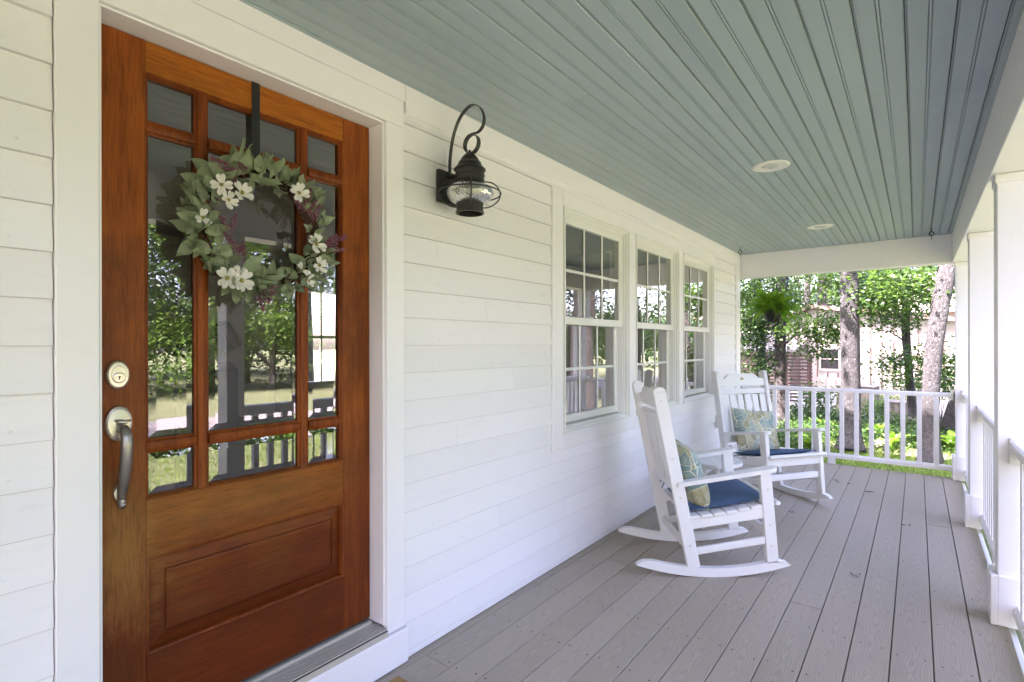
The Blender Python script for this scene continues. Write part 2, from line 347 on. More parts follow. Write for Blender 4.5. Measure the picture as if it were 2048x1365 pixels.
# ------------------------------------------------------------------ mesh helpers
def new_mesh(name, verts, faces, mat=None, smooth=False):
    me = bpy.data.meshes.new(name); me.from_pydata([tuple(v) for v in verts], [], faces); me.update()
    if mat: me.materials.append(M[mat] if isinstance(mat, str) else mat)
    if smooth: me.polygons.foreach_set('use_smooth', [True] * len(me.polygons))
    return me
def link(name, me, parent=None, loc=(0, 0, 0), rot=(0, 0, 0), scale=(1, 1, 1)):
    o = bpy.data.objects.new(name, me); col.objects.link(o)
    o.location = loc; o.rotation_euler = rot; o.scale = scale
    if parent: o.parent = parent
    return o
def empty(name, loc=(0, 0, 0), rz=0, label=None, cat=None, group=None, kind=None):
    o = link(name, None, None, loc, (0, 0, rz)); o.empty_display_size = .2
    return tag(o, label, cat, group, kind)
def tag(o, label=None, cat=None, group=None, kind=None):
    if label: o['label'] = label
    if cat: o['category'] = cat
    if group: o['group'] = group
    if kind: o['kind'] = kind
    return o
class MB:
    def __init__(s): s.v = []; s.f = []
    def add(s, vs, fs):
        k = len(s.v); s.v += [tuple(p) for p in vs]; s.f += [tuple(i + k for i in f) for f in fs]; return s
    def box(s, x0, x1, y0, y1, z0, z1):
        return s.add([(x0, y0, z0), (x1, y0, z0), (x1, y1, z0), (x0, y1, z0), (x0, y0, z1), (x1, y0, z1), (x1, y1, z1), (x0, y1, z1)],
                     [(0, 3, 2, 1), (4, 5, 6, 7), (0, 1, 5, 4), (1, 2, 6, 5), (2, 3, 7, 6), (3, 0, 4, 7)])
    def cbox(s, x0, x1, y0, y1, z0, z1, c=.003):
        return s.obox(Vector(((x0 + x1) / 2, (y0 + y1) / 2, (z0 + z1) / 2)), Vector((1, 0, 0)), Vector((0, 1, 0)), Vector((0, 0, 1)), (x1 - x0) / 2, (y1 - y0) / 2, (z1 - z0) / 2, c)
    def obox(s, o, ax, ay, az, hx, hy, hz, c=.003):
        """chamfered box, 24 corners"""
        h = (hx, hy, hz); c = min(c, hx * .6, hy * .6, hz * .6)
        idx = {}; vs = []
        for sx in (-1, 1):
            for sy in (-1, 1):
                for sz in (-1, 1):
                    for a in range(3):
                        l = [sx * (hx - c), sy * (hy - c), sz * (hz - c)]
                        l[a] = (sx, sy, sz)[a] * h[a]
                        idx[(sx, sy, sz, a)] = len(vs); vs.append(o + ax * l[0] + ay * l[1] + az * l[2])
        fs = []
        for a in range(3):
            b, d = [i for i in range(3) if i != a]
            for sg in (-1, 1):
                q = []
                for sb, sd_ in ((-1, -1), (1, -1), (1, 1), (-1, 1)):
                    k = [0, 0, 0]; k[a] = sg; k[b] = sb; k[d] = sd_
                    q.append(idx[(k[0], k[1], k[2], a)])
                fs.append(tuple(q))
        for a in range(3):
            b, d = [i for i in range(3) if i != a]
            for sb in (-1, 1):
                for sd_ in (-1, 1):
                    q = []
                    for sa, fa in ((-1, b), (1, b), (1, d), (-1, d)):
                        k = [0, 0, 0]; k[a] = sa; k[b] = sb; k[d] = sd_
                        q.append(idx[(k[0], k[1], k[2], fa)])
                    fs.append(tuple(q))
        for sx in (-1, 1):
            for sy in (-1, 1):
                for sz in (-1, 1): fs.append(tuple(idx[(sx, sy, sz, a)] for a in range(3)))
        return s.add(vs, fs)
    def beam(s, p, q, w, h, up=(0, 0, 1), c=.004):
        """chamfered bar from p to q; w across, h along `up`"""
        p, q = Vector(p), Vector(q); d = (q - p); L = d.length; d.normalize()
        sx = d.cross(Vector(up)).normalized(); u = sx.cross(d).normalized()
        return s.obox((p + q) / 2, sx, d, u, w / 2, L / 2, h / 2, c)
    def tube(s, pts, rs, n=10, cap=True):
        pts = [Vector(p) for p in pts]
        if not isinstance(rs, (list, tuple)): rs = [rs] * len(pts)
        k = len(s.v); prev = None
        for i, p in enumerate(pts):
            d = (pts[min(i + 1, len(pts) - 1)] - pts[max(i - 1, 0)]).normalized()
            if prev is None:
                a = Vector((1, 0, 0)) if abs(d.x) < .8 else Vector((0, 1, 0))
                prev = (a - d * a.dot(d)).normalized()
            prev = (prev - d * prev.dot(d)).normalized(); b = d.cross(prev)
            for j in range(n):
                t = 2 * math.pi * j / n
                s.v.append(tuple(p + (prev * math.cos(t) + b * math.sin(t)) * rs[i]))
        for i in range(len(pts) - 1):
            for j in range(n):
                s.f.append((k + i * n + j, k + i * n + (j + 1) % n, k + (i + 1) * n + (j + 1) % n, k + (i + 1) * n + j))
        if cap:
            s.f.append(tuple(k + j for j in range(n))[::-1]); s.f.append(tuple(k + (len(pts) - 1) * n + j for j in range(n)))
        return s
    def lathe(s, prof, n=32, o=(0, 0, 0), cap=False):
        k = len(s.v)
        for r, z in prof:
            for j in range(n):
                t = 2 * math.pi * j / n; s.v.append((o[0] + r * math.cos(t), o[1] + r * math.sin(t), o[2] + z))
        for i in range(len(prof) - 1):
            for j in range(n):
                s.f.append((k + i * n + j, k + i * n + (j + 1) % n, k + (i + 1) * n + (j + 1) % n, k + (i + 1) * n + j))
        if cap:
            s.f.append(tuple(k + j for j in range(n))[::-1]); s.f.append(tuple(k + (len(prof) - 1) * n + j for j in range(n)))
        return s
    def prism(s, poly, a0, a1, axis='X'):
        """poly in the two other axes (in order), extruded along axis"""
        n = len(poly); k = len(s.v)
        for a in (a0, a1):
            for p in poly:
                s.v.append({'X': (a, p[0], p[1]), 'Y': (p[0], a, p[1]), 'Z': (p[0], p[1], a)}[axis])
        for j in range(n): s.f.append((k + j, k + (j + 1) % n, k + n + (j + 1) % n, k + n + j))
        s.f.append(tuple(k + j for j in range(n))[::-1]); s.f.append(tuple(k + n + j for j in range(n)))
        return s
    def mesh(s, name, mat, smooth=False): return new_mesh(name, s.v, s.f, mat, smooth)
    def obj(s, name, mat, parent=None, loc=(0, 0, 0), smooth=False, **kw): return link(name, s.mesh(name, mat, smooth), parent, loc, **kw)
def local(parent, p): return Vector(p) - parent.location

# ================================================================== HOUSE WALL
house = empty('house_wall', (0, 3, 0), label='white lap-sided front wall of the house along the porch', kind='structure')
HY = house.location.y
def hpart(name, mb, mat, **kw):
    return mb.obj(name, mat, house, (0, -HY, 0), **kw)
Z0, DZ = .034, .1172
DC_L, DC_R, DC_T = .326, 1.443, 2.342         # door casing outer edges
W_L, W_R, W_B, W_T = 2.573, 5.70, .69, 2.262  # window trim group
CORNER = 6.52
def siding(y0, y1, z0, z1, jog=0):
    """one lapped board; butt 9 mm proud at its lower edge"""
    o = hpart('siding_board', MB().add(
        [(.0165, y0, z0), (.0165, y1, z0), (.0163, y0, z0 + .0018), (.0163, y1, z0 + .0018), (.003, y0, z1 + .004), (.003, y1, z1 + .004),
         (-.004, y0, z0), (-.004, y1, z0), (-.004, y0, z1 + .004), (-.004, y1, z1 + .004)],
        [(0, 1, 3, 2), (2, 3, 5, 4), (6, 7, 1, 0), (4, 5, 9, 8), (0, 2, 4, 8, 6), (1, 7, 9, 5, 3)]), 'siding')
    o.data.materials.append(M['lap_edge']); o.data.polygons[0].material_index = 1; o.data.polygons[2].material_index = 1
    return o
rs = random.Random(3)
for k in range(0, 20):
    z0 = Z0 + DZ * k; z1 = min(z0 + DZ, 2.30)
    if z0 >= 2.29: break
    spans = [(-6.6, DC_L - .002, z0, z1)]
    if z1 <= W_B or z0 >= W_T - .003: spans.append((DC_R + .002, CORNER - .002, z0, z1))
    else:
        spans += [(DC_R + .002, W_L - .002, z0, z1), (W_R + .002, CORNER - .002, z0, z1)]
        if z0 < W_B: spans.append((W_L - .002, W_R + .002, z0, W_B - .002))
    for y0, y1, za, zz in spans:
        cuts = [y0]
        if y1 - y0 > 3.3:
            c0 = y0 + rs.uniform(.6, 1.9)
            while c0 < y1 - .5: cuts.append(c0); c0 += rs.uniform(1.8, 3.0)
        elif y0 > 1 and y1 < 2.6 and k in (14, 17, 9, 12, 7): cuts.append({14: 1.65, 17: 1.63, 9: 2.21, 12: 1.98, 7: 1.77}[k])
        cuts.append(y1)
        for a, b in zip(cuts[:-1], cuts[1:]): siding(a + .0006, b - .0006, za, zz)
# wall core (sheathing behind the boards, with the openings), 14 cm thick
DO = (.405, 1.362, .02, 2.245)                # rough door opening y0,y1,z0,z1
WIN = [(2.695, 3.607), (3.725, 4.637), (4.745, 5.657)]
WZ0, WZ1 = .782, 2.172
core = MB()
ys = [(-6.9, DO[0])] + [(DO[1], WIN[0][0] - .004), (WIN[0][1] + .004, WIN[1][0] - .004), (WIN[1][1] + .004, WIN[2][0] - .004), (WIN[2][1] + .004, 6.66)]
for a, b in ys: core.box(-.145, -.005, a, b, -.5, 2.75)
core.box(-.145, -.005, DO[0], DO[1], DO[3], 2.75).box(-.145, -.005, DO[0], DO[1], -.5, DO[2])
for a, b in WIN: core.box(-.145, -.005, a - .004, b + .004, WZ1 + .004, 2.75).box(-.145, -.005, a - .004, b + .004, -.5, WZ0 - .004)
hpart('wall_core', core, 'trim')
hpart('upper_storey', MB().prism([(-9, 2.76), (-.02, 2.76), (-.02, 6.4), (-4.5, 8.6), (-9, 6.4)], -7, 6.66, 'Y'), 'siding')  # unseen; gable made tall so its shade reaches the trunks behind
# trims
hpart('frieze_board', MB().cbox(-.004, .022, DC_R + .012, 6.70, 2.300, 2.4185, .002), 'trim')
hpart('frieze_board', MB().cbox(-.004, .022, -6.6, DC_R + .01, 2.3445, 2.4185, .002), 'trim')
hpart('frieze_board', MB().cbox(-.004, .020, -6.6, DC_L - .006, 2.300, 2.343, .002), 'trim')
hpart('base_strip', MB().cbox(-.004, .0135, DC_R + .02, CORNER, .003, .0325, .002), 'trim')
hpart('door_casing', MB().cbox(-.004, .024, DC_L, .416, .150, 2.231, .003), 'trim')
hpart('door_casing', MB().cbox(-.004, .024, 1.352, DC_R, .153, 2.231, .003), 'trim')
hpart('door_casing', MB().cbox(-.004, .0245, DC_L, DC_R, 2.2325, 2.342, .003), 'trim')
jam = MB().box(-.10, .008, .416, .4235, .19, 2.2245).box(-.10, .008, 1.3435, 1.3515, .19, 2.2245).box(-.10, .008, .4165, 1.3515, 2.2255, 2.2315)
hpart('door_jamb', jam, 'trim')
hpart('door_jamb', MB().box(-.14, -.121, .40, .445, .2, 2.23).box(-.14, -.121, 1.325, 1.37, .2, 2.23).box(-.14, -.121, .445, 1.325, 2.20, 2.23), 'wood_m')
hpart('sill_board', MB().cbox(-.004, .034, .30, 1.455, .004, .147, .004), 'trim')
th = MB(); th.box(-.12, .030, .4165, 1.3505, .1485, .170)
for i in range(6): th.box(-.058 + i * .0145, -.058 + i * .0145 + .0090, .4175, 1.3495, .1725, .1775)
hpart('door_threshold', th, 'aluminium')
hpart('threshold_grooves', MB().box(-.06, .0285, .4172, 1.3498, .1702, .1722), 'underside')
hpart('door_threshold', MB().cbox(-.082, -.062, .4175, 1.3425, .1705, .187, .003), 'aluminium')
hpart('window_trim', MB().cbox(-.004, .022, W_L, 2.689, W_B, W_T, .003), 'trim')
hpart('window_trim', MB().cbox(-.004, .022, 3.612, 3.720, WZ0, WZ1, .003), 'trim')
hpart('window_trim', MB().cbox(-.004, .022, 4.642, 4.740, WZ0, WZ1, .003), 'trim')
hpart('window_trim', MB().cbox(-.004, .022, 5.662, W_R, W_B, W_T, .003), 'trim')
hpart('window_trim', MB().cbox(-.004, .0225, 2.691, 5.660, WZ1 + .002, W_T, .003), 'trim')
hpart('window_trim', MB().cbox(-.004, .0225, 2.691, 5.660, W_B, WZ0 - .002, .003), 'trim')
hpart('corner_board', MB().cbox(-.15, .024, CORNER, 6.69, -.3, 2.2985, .003), 'trim')
# little nail heads of the siding
nm = MB()
for k in range(1, 19):
    for y in (.215, -.3, 1.62, 2.42, 1.98, 3.2, 4.1, 6.1):
        if W_L < y < W_R and Z0 + DZ * k > W_B - .05: continue
        y += rs.uniform(-.05, .05); z = Z0 + DZ * k + .03
        nm.lathe([(.0045, 0), (.003, .0016), (0, .002)], 8)
        for i in range(len(nm.v) - 24, len(nm.v)):
            a = nm.v[i]; nm.v[i] = (.0128 + a[2], y + a[0], z + a[1])
tag(hpart('nail_heads', nm, 'siding'), kind='stuff')

# ================================================================== FRONT DOOR
door = empty('front_door', (-.075, .424, .197), label='stained wooden front door with nine bevelled glass lights and raised panel', cat='door')
def dpart(name, mb, mat, parent=None, **kw):
    return mb.obj(name, mat, parent or door, (.075, -.424, -.197) if parent is None else (0, 0, 0), **kw)
DX0, DX1 = -.119, -.075
YL, YR, ZB, ZT = .4275, 1.3405, .199, 2.2225
GL, GR, GB, GT = .5485, 1.2165, .868, 2.130
PB, PT = .411, .701
dpart('stile', MB().cbox(DX0, DX1, YL, GL - .0005, ZB, ZT, .0015), 'wood_v')
dpart('stile', MB().cbox(DX0, DX1, GR + .0005, YR, ZB, ZT, .0015), 'wood_v')
dpart('rail', MB().cbox(DX0, DX1, GL, GR, GT, ZT, .0015), 'wood_h')
dpart('rail', MB().cbox(DX0, DX1, GL, GR, PT, GB, .0015), 'wood_h')
dpart('rail', MB().cbox(DX0, DX1, GL, GR, ZB, PB, .0015), 'wood_h')
V1, V2, H1, H2 = .7050, 1.0535, 1.973, 1.0255
mw = .0135
def mbar(y0, y1, z0, z1, vertical):
    """muntin with a stepped moulded face"""
    w = mw
    prof = [(-.0115 - w * .0, -w - .009), (-.0115, -w - .009)]
    a = [(-w - .008, -.112), (-w - .008, -.0905), (-w - .002, -.0875), (-w + .001, -.081), (-.004, -.0785), (.004, -.0785), (w - .001, -.081), (w + .002, -.0875), (w + .008, -.0905), (w + .008, -.112)]
    m = MB()
    if vertical:
        m.prism([(x, y0 + (y1 - y0) / 2 + t) for t, x in a], z0, z1, 'Z')
    else:
        m.prism([(x, z0 + (z1 - z0) / 2 + t) for t, x in a], y0, y1, 'Y')
    return m
for y in (V1, V2): dpart('muntin', mbar(y, y, GB, GT, True), 'wood_m')
for z in (H1, H2):
    for a, b in ((GL, V1 - mw - .006), (V1 + mw + .006, V2 - mw - .006), (V2 + mw + .006, GR)):
        dpart('muntin', mbar(a, b, z, z, False), 'wood_m')
# moulding round the glazing
def frame_mould(y0, y1, z0, z1, prof):
    """mitred moulding inside a rectangle; prof = [(inset, x)]"""
    m = MB(); n = len(prof); vs = []
    for (cyy, czz, sy, sz) in ((y0, z0, 1, 1), (y1, z0, -1, 1), (y1, z1, -1, -1), (y0, z1, 1, -1)):
        for t, x in prof: vs.append((x, cyy + sy * t, czz + sz * t))
    fs = []
    for c in range(4):
        for i in range(n - 1):
            fs.append((c * n + i, c * n + i + 1, ((c + 1) % 4) * n + i + 1, ((c + 1) % 4) * n + i))
    return m.add(vs, fs)
dpart('glazing_bead', frame_mould(GL, GR, GB, GT, [(0, -.0765), (.002, -.0765), (.005, -.0795), (.0055, -.083), (.010, -.0885), (.0115, -.092), (.0115, -.112)]), 'wood_m')
# bevelled panes, each with its own slanted border
ycells = [(GL + .0115, V1 - mw - .008), (V1 + mw + .008, V2 - mw - .008), (V2 + mw + .008, GR - .0115)]
zcells = [(GB + .0115, H2 - mw - .008), (H2 + mw + .008, H1 - mw - .008), (H1 + mw + .008, GT - .0115)]
for (a, b) in ycells:
    for (c, d) in zcells:
        bw = .021; x0, x1 = -.0965, -.0935
        vs = [(x0, a, c), (x0, b, c), (x0, b, d), (x0, a, d), (x1, a + bw, c + bw), (x1, b - bw, c + bw), (x1, b - bw, d - bw), (x1, a + bw, d - bw)]
        dpart('pane', MB().add(vs, [(4, 5, 6, 7), (0, 1, 5, 4), (1, 2, 6, 5), (2, 3, 7, 6), (3, 0, 4, 7)]), 'doorpane')
# raised panel
dpart('panel_moulding', frame_mould(GL, GR, PB, PT, [(0, -.0755), (.003, -.0735), (.008, -.0765), (.012, -.086), (.0125, -.092), (.012, -.1)]), 'wood_m')
pa = [(.0125, -.0925), (.048, -.0835), (.0485, -.0875), (.053, -.0875), (.0535, -.0825), (.060, -.0805)]
pm = frame_mould(GL, GR, PB, PT, pa)
k = len(pa)
pm.f.append((k - 1, 2 * k - 1, 3 * k - 1, 4 * k - 1))
dpart('raised_panel', pm, 'wood_h')
# hardware
def oval(rx, rz, prof, n=36):
    """turned oval boss that stands on the door face (x is outwards)"""
    m = MB(); m.lathe(prof, n, cap=False)
    m.v = [(z, x * rx, y * rz) for x, y, z in m.v]
    m.f.append(tuple(range((len(prof) - 1) * n, len(prof) * n)))
    return m
db = oval(.0285, .0415, [(1, 0), (1, .006), (.94, .011), (.82, .014), (.60, .0145), (.58, .016), (.2, .0165)]).obj('deadbolt', 'nickel', door, (0, .055, 1.045), smooth=False)
oval(.012, .012, [(1.25, 0), (1.25, .003), (1.05, .004), (.3, .004)], 24).obj('lock_cylinder', 'nickel', db, (.0165, 0, -.008))
MB().box(0, .0012, -.0012, .0012, -.0055, .0035).box(0, .0013, -.0022, .0022, .001, .0045).obj('keyhole', 'strap', db, (.0206, 0, -.008))
hd = oval(.033, .0505, [(1, 0), (1, .006), (.95, .012), (.8, .015), (.3, .018)]).obj('door_handle', 'nickel', door, (0, .056, .907))
ft = oval(.0175, .0245, [(1, 0), (1, .004), (.85, .009), (.3, .011)], 24).obj('handle_foot', 'nickel', hd, (0, .004, -.198))
def bez(ps, n=24):
    out = []
    for i in range(len(ps) - 3):
        p0, p1, p2, p3 = [Vector(p) for p in ps[i:i + 4]]
        for j in range(n):
            t = j / n
            out.append(.5 * ((2 * p1) + (p2 - p0) * t + (2 * p0 - 5 * p1 + 4 * p2 - p3) * t * t + (3 * p1 - p0 - 3 * p2 + p3) * t ** 3))
    out.append(Vector(ps[-2])); return out
gp = bez([(-.02, 0, -.02), (.012, 0, -.018), (.048, .002, -.012), (.066, .003, -.04), (.062, .003, -.09), (.045, .003, -.15), (.026, .003, -.195), (.022, .003, -.222), (.030, .003, -.232), (.04, .003, -.23)], 8)
gr = [.0085 + .006 * math.sin(math.pi * min(1, (i / len(gp)) * 1.25)) ** .7 if i / len(gp) < .8 else .0105 - .002 * ((i / len(gp)) - .8) / .2 for i in range(len(gp))]
MB().tube(gp, gr, 16).obj('grip', 'nickel_dark', hd, smooth=True)
th_ = MB(); th_.tube([(.012, 0, .004), (.032, 0, .004)], [.009, .007], 12); th_.tube([(.030, -.014, .012), (.036, -.004, .007), (.038, .008, .006), (.034, .022, .010)], [.003, .0055, .0055, .003], 10)
th_.obj('thumb_latch', 'nickel', hd, smooth=True)
# door sweep shadow gap
dpart('bottom_sweep', MB().box(-.11, -.082, YL, YR, .190, .1985), 'underside')

# ================================================================== WINDOWS
wlab = ['double-hung white window nearest the black lantern', 'middle of the three white windows, behind the near rocker', 'double-hung white window farthest from the door, beside the far rocker']
def build_window():
    w = empty('window', (0, WIN[0][0], WZ0), cat='window', group='double-hung windows on the porch wall')
    W, H = WIN[0][1] - WIN[0][0], WZ1 - WZ0
    def p(name, mb, mat, par=None): return mb.obj(name, mat, par or w)
    prof = [(0, .012), (.0, .027), (.012, .027), (.0135, .016), (.022, .012), (.0235, -.004), (.030, -.006), (.031, -.016), (.036, -.018), (.037, -.10)]
    p('frame', frame_mould(0, W, 0, H, prof), 'vinyl')
    p('sill', MB().add([(.020, .001, .010), (.020, W - .001, .010), (-.09, .001, .042), (-.09, W - .001, .042), (.020, .001, .001), (.020, W - .001, .001), (-.09, .001, .001), (-.09, W - .001, .001)],
                       [(0, 1, 3, 2), (4, 5, 1, 0), (2, 3, 7, 6), (6, 7, 5, 4), (0, 2, 6, 4), (1, 5, 7, 3)]), 'vinyl')
    def sash(x0, x1, z0, z1, st, rb, rtp):
        s = p('sash', MB().cbox(x0, x1, .038, .038 + st, z0, z1, .004).cbox(x0, x1, W - .038 - st, W - .038, z0, z1, .004)
              .cbox(x0 + .0005, x1 - .0005, .038 + st - .002, W - .038 - st + .002, z0, z0 + rb, .004).cbox(x0 + .0005, x1 - .0005, .038 + st - .002, W - .038 - st + .002, z1 - rtp, z1, .004), 'vinyl')
        a, b, c, d = .038 + st - .001, W - .038 - st + .001, z0 + rb - .001, z1 - rtp + .001
        xm = (x0 + x1) / 2
        MB().add([(xm, a, c), (xm, b, c), (xm, b, d), (xm, a, d)], [(0, 1, 2, 3)]).obj('pane', 'pane', s)
        xg = xm + .0062
        for i in (1, 2):
            y = a + (b - a) * i / 3; MB().cbox(xg - .004, xg, y - .0095, y + .0095, c, d, .001).obj('muntin', 'vinyl', s)
        z = (c + d) / 2; MB().cbox(xg - .0045, xg + .0004, a, b, z - .0095, z + .0095, .001).obj('muntin', 'vinyl', s)
    sash(-.050, -.018, .672, H - .037, .048, .050, .048)
    sash(-.088, -.056, .044, .722, .052, .050, .045)
    p('balance_cord', MB().tube([(-.045, W - .034, .67), (-.045, W - .034, .35)], .0025, 6), 'underside')
    p('sash_lock', MB().cbox(-.056, -.040, W * .5 - .02, W * .5 + .02, .7225, .736, .003), 'vinyl')
    return w
def copy_tree(o, parent=None):
    c = o.copy(); col.objects.link(c)
    if parent is not None: c.parent = parent
    for ch in [x for x in bpy.data.objects if x.parent == o]: copy_tree(ch, c)
    return c
w0 = build_window(); w0['label'] = wlab[0]
KIDS = {}
def kids(o): return [x for x in bpy.data.objects if x.parent == o]
def dup(root, loc, rz=None, label=None, parent=None):
    c = root.copy(); col.objects.link(c); c.location = loc
    if rz is not None: c.rotation_euler = (0, 0, rz)
    if label: c['label'] = label
    for ch in kids(root):
        d = ch.copy(); col.objects.link(d); d.parent = c
        for g in kids(ch):
            e = g.copy(); col.objects.link(e); e.parent = d
    return c
for i in (1, 2): dup(w0, (0, WIN[i][0], WZ0), None, wlab[i])

# ================================================================== ROOM BEHIND THE GLASS
room = empty('interior_room', (-2.5, 3, .19), label='dim room seen through the door and window glass', kind='structure')
def rpart(name, mb, mat): return mb.obj(name, mat, room, (2.5, -3, -.19))
rpart('interior_floor', MB().box(-5.2, -.146, -3.2, 6.6, .1, .19), 'interior_floor')
rpart('interior_ceiling', MB().box(-5.2, -.146, -3.2, 6.6, 2.62, 2.74), 'interior')
iw = MB().box(-5.3, -.146, -3.3, -3.2, .1, 2.74).box(-5.3, -.146, 6.56, 6.655, .1, 2.74)
bw_ = [(3.95, 4.75), (.9, 1.8)]  # second opening is unseen, added to let daylight into the room
yy = -3.2
for a, b in sorted(bw_): iw.box(-5.3, -5.2, yy, a, .1, 2.74).box(-5.3, -5.2, a, b, .1, .8).box(-5.3, -5.2, a, b, 2.1, 2.74); yy = b
iw.box(-5.3, -5.2, yy, 6.6, .1, 2.74)
rpart('interior_wall', iw, 'interior')
for a, b in bw_:
    rpart('rear_window_frame', MB().box(-5.2, -5.16, a - .08, a, .72, 2.18).box(-5.2, -5.16, b, b + .08, .72, 2.18).box(-5.2, -5.16, a, b, 2.1, 2.18).box(-5.2, -5.16, a, b, .72, .8)
          .box(-5.26, -5.23, a, b, 1.43, 1.47).box(-5.262, -5.232, (a + b) / 2 - .012, (a + b) / 2 + .012, .8, 2.1), 'trim')
rpart('interior_door', MB().cbox(-5.19, -5.15, 2.75, 3.6, .2, 2.2, .01).cbox(-5.149, -5.14, 2.87, 3.48, .35, 1.0, .008).cbox(-5.149, -5.14, 2.87, 3.48, 1.12, 2.05, .008), 'trim')
# ladder-back chair inside
lc = empty('ladderback_chair', (-2.2, 2.62, .19), R(200), label='dark ladder-back chair indoors, seen through the right door pane', cat='chair')
m = MB()
for s in (-1, 1): MB().tube([(s * .2, -.2, 0), (s * .2, -.2, .45), (s * .21, -.27, 1.08)], .016, 8).obj('back_post', 'dark_wood', lc)
for s in (-1, 1): MB().tube([(s * .22, .2, 0), (s * .22, .2, .45)], .016, 8).obj('leg', 'dark_wood', lc)
for i in range(4):
    z = .60 + i * .13
    pts = [(-.2 + .4 * t, z + .03 + .03 * math.sin(math.pi * t)) for t in np.linspace(0, 1, 9)] + [(.2 - .4 * t, z - .03 + .02 * math.sin(math.pi * t)) for t in np.linspace(0, 1, 9)]
    y = -.2 - .07 * (z - .45) / .63
    MB().prism(pts, y - .008, y + .008, 'Y').obj('ladder_slat', 'dark_wood', lc)
MB().cbox(-.23, .23, -.21, .22, .43, .46).obj('seat', 'dark_wood', lc)
ac = empty('armchair', (-1.55, 1.60, .19), R(-40), label='dark armchair indoors behind the door glass', cat='armchair')
MB().cbox(-.36, .36, -.35, -.2, .12, 1.02, .07).obj('backrest', 'dark_furniture', ac)
MB().cbox(-.34, .34, -.3, .35, .12, .45, .05).obj('seat', 'dark_furniture', ac)
for s in (-1, 1): MB().cbox(s * .40 - .06, s * .40 + .06, -.3, .35, .0, .64, .04).obj('armrest', 'dark_furniture', ac)
lp = empty('floor_lamp', (-1.25, 1.05, .19), 0, label='grey adjustable floor lamp indoors, shade tilted down', cat='lamp')
MB().tube([(0, 0, 0), (0, 0, 1.13)], .009, 8).obj('pole', 'pot', lp)
MB().tube([(0, 0, 1.13), (-.02, .22, 1.19)], .006, 8).obj('arm', 'pot', lp)
MB().lathe([(.12, 0), (.12, .02), (0, .02)], 20).obj('base', 'pot', lp)
sh = MB().lathe([(.035, .07), (.04, .065), (.062, -.07), (.060, -.07), (.036, .062)], 20).obj('lamp_shade', 'pot', lp, (-.02, .24, 1.19)); sh.rotation_euler = (R(25), R(10), 0)

# ================================================================== PORCH CEILING
ceil = empty('porch_ceiling', (1, 3, 2.417), label='blue-grey beadboard ceiling over the porch', kind='structure')
CZ = 2.417
BW = .1372
rb = random.Random(11)
xs = 1.958 - BW * 15 + .0
xe = [1.958 + BW]
x = 1.958
edges = [1.958 + BW - .09 + .0]
LIGHTS = [(1.01, 3.49), (1.01, 5.56)]
def bead_profile(w):
    """face-down section, x across 0..w, z = depth from the face (0 = face)"""
    g = .0055
    def groove(c): return [(c - .0068, 0), (c - .0056, g), (c - .0042, g), (c - .0030, .0003), (c, -.0003), (c + .0030, .0003), (c + .0042, g), (c + .0056, g), (c + .0068, 0)]
    p = [(.0016, .010), (.0016, .003), (.0045, .0003), (.0057, g), (.0071, g), (.0083, 0)]
    p += groove(w / 2) + [(w - .0045, 0), (w - .0016, .0035), (w - .0016, .010)]
    return p
CB0, CB1 = -6.6, 6.80
def ceil_board(x0, w, y0, y1):
    pr = bead_profile(w); n = len(pr)
    vs = [(x0 + a, y, CZ + b) for y in (y0, y1) for a, b in pr]
    fs = [(j, j + 1, n + j + 1, n + j) for j in range(n - 1)] + [(n - 1, 0, n, 2 * n - 1)]
    dz = rb.uniform(-.0006, .0006)
    MB().add([(a, b, c + dz) for a, b, c in vs], fs).obj('ceiling_board', 'ceiling', ceil, (-1, -3, -CZ))
x = 1.958
cols = [(1.958, .085)] + [(1.958 - BW * (i + 1), BW) for i in range(15)]
joints = {1: [3.0, 5.2], 2: [1.9], 3: [3.15], 4: [4.9], 5: [2.4], 6: [4.2], 7: [2.2, 5.5], 8: [3.6], 9: [2.65], 10: [4.4], 11: [2.0, 5.3], 12: [3.3], 13: [4.7], 14: [1.7, 5.0], 15: [3.9]}
for i, (x0, w) in enumerate(cols):
    cuts = [CB0] + joints.get(i, [2.6]) + [CB1]
    for a, b in zip(cuts[:-1], cuts[1:]): ceil_board(x0, w, a + .0005, b - .0005)
MB().box(-.2, 2.6, CB0, 7.1, CZ + .0106, CZ + .04).obj('ceiling_backing', 'underside', ceil, (-1, -3, -CZ))
roof = MB().prism([(-.3, 3.3), (2.75, 2.50), (2.75, 2.40), (2.16, 2.40), (2.16, 2.46), (-.3, 2.46)], -6.9, 7.25, 'Y').obj('porch_roof', 'roof_far')
tag(roof, 'low sloping shingle roof above the porch ceiling', kind='structure')
# beams
bm_ = MB().cbox(1.99, 2.16, -6.6, 6.889, 2.125, 2.4165, .003).obj('porch_beam', 'trim'); tag(bm_, 'long white boxed beam carried by the yard-side posts', 'beam')
bm_ = MB().cbox(-.15, 1.989, 6.72, 6.89, 2.135, 2.4165, .003).obj('porch_beam', 'trim'); tag(bm_, 'short white boxed beam across the far end of the porch', 'beam')
# recessed lights
llab = ['recessed round ceiling light nearer the lantern', 'farther recessed ceiling light, nearer the end beam']
for (lx, ly), lb in zip(LIGHTS, llab):
    t = empty('recessed_light', (lx, ly, CZ), label=lb, cat='ceiling light', group='recessed porch ceiling lights')
    MB().lathe([(.078, -.0005), (.082, -.007), (.096, -.008), (.106, -.004), (.107, .000)], 48).obj('trim_ring', 'lightring', t, smooth=True)
    MB().lathe([(.080, -.006), (.072, -.0045), (.055, -.003), (.050, -.0028)], 48).obj('baffle', 'lightring', t, smooth=True)
    MB().lathe([(.050, -.0028), (.046, -.0060), (.03, -.0085), (0.001, -.0095)], 32).obj('bulb', 'outlet', t, smooth=True)
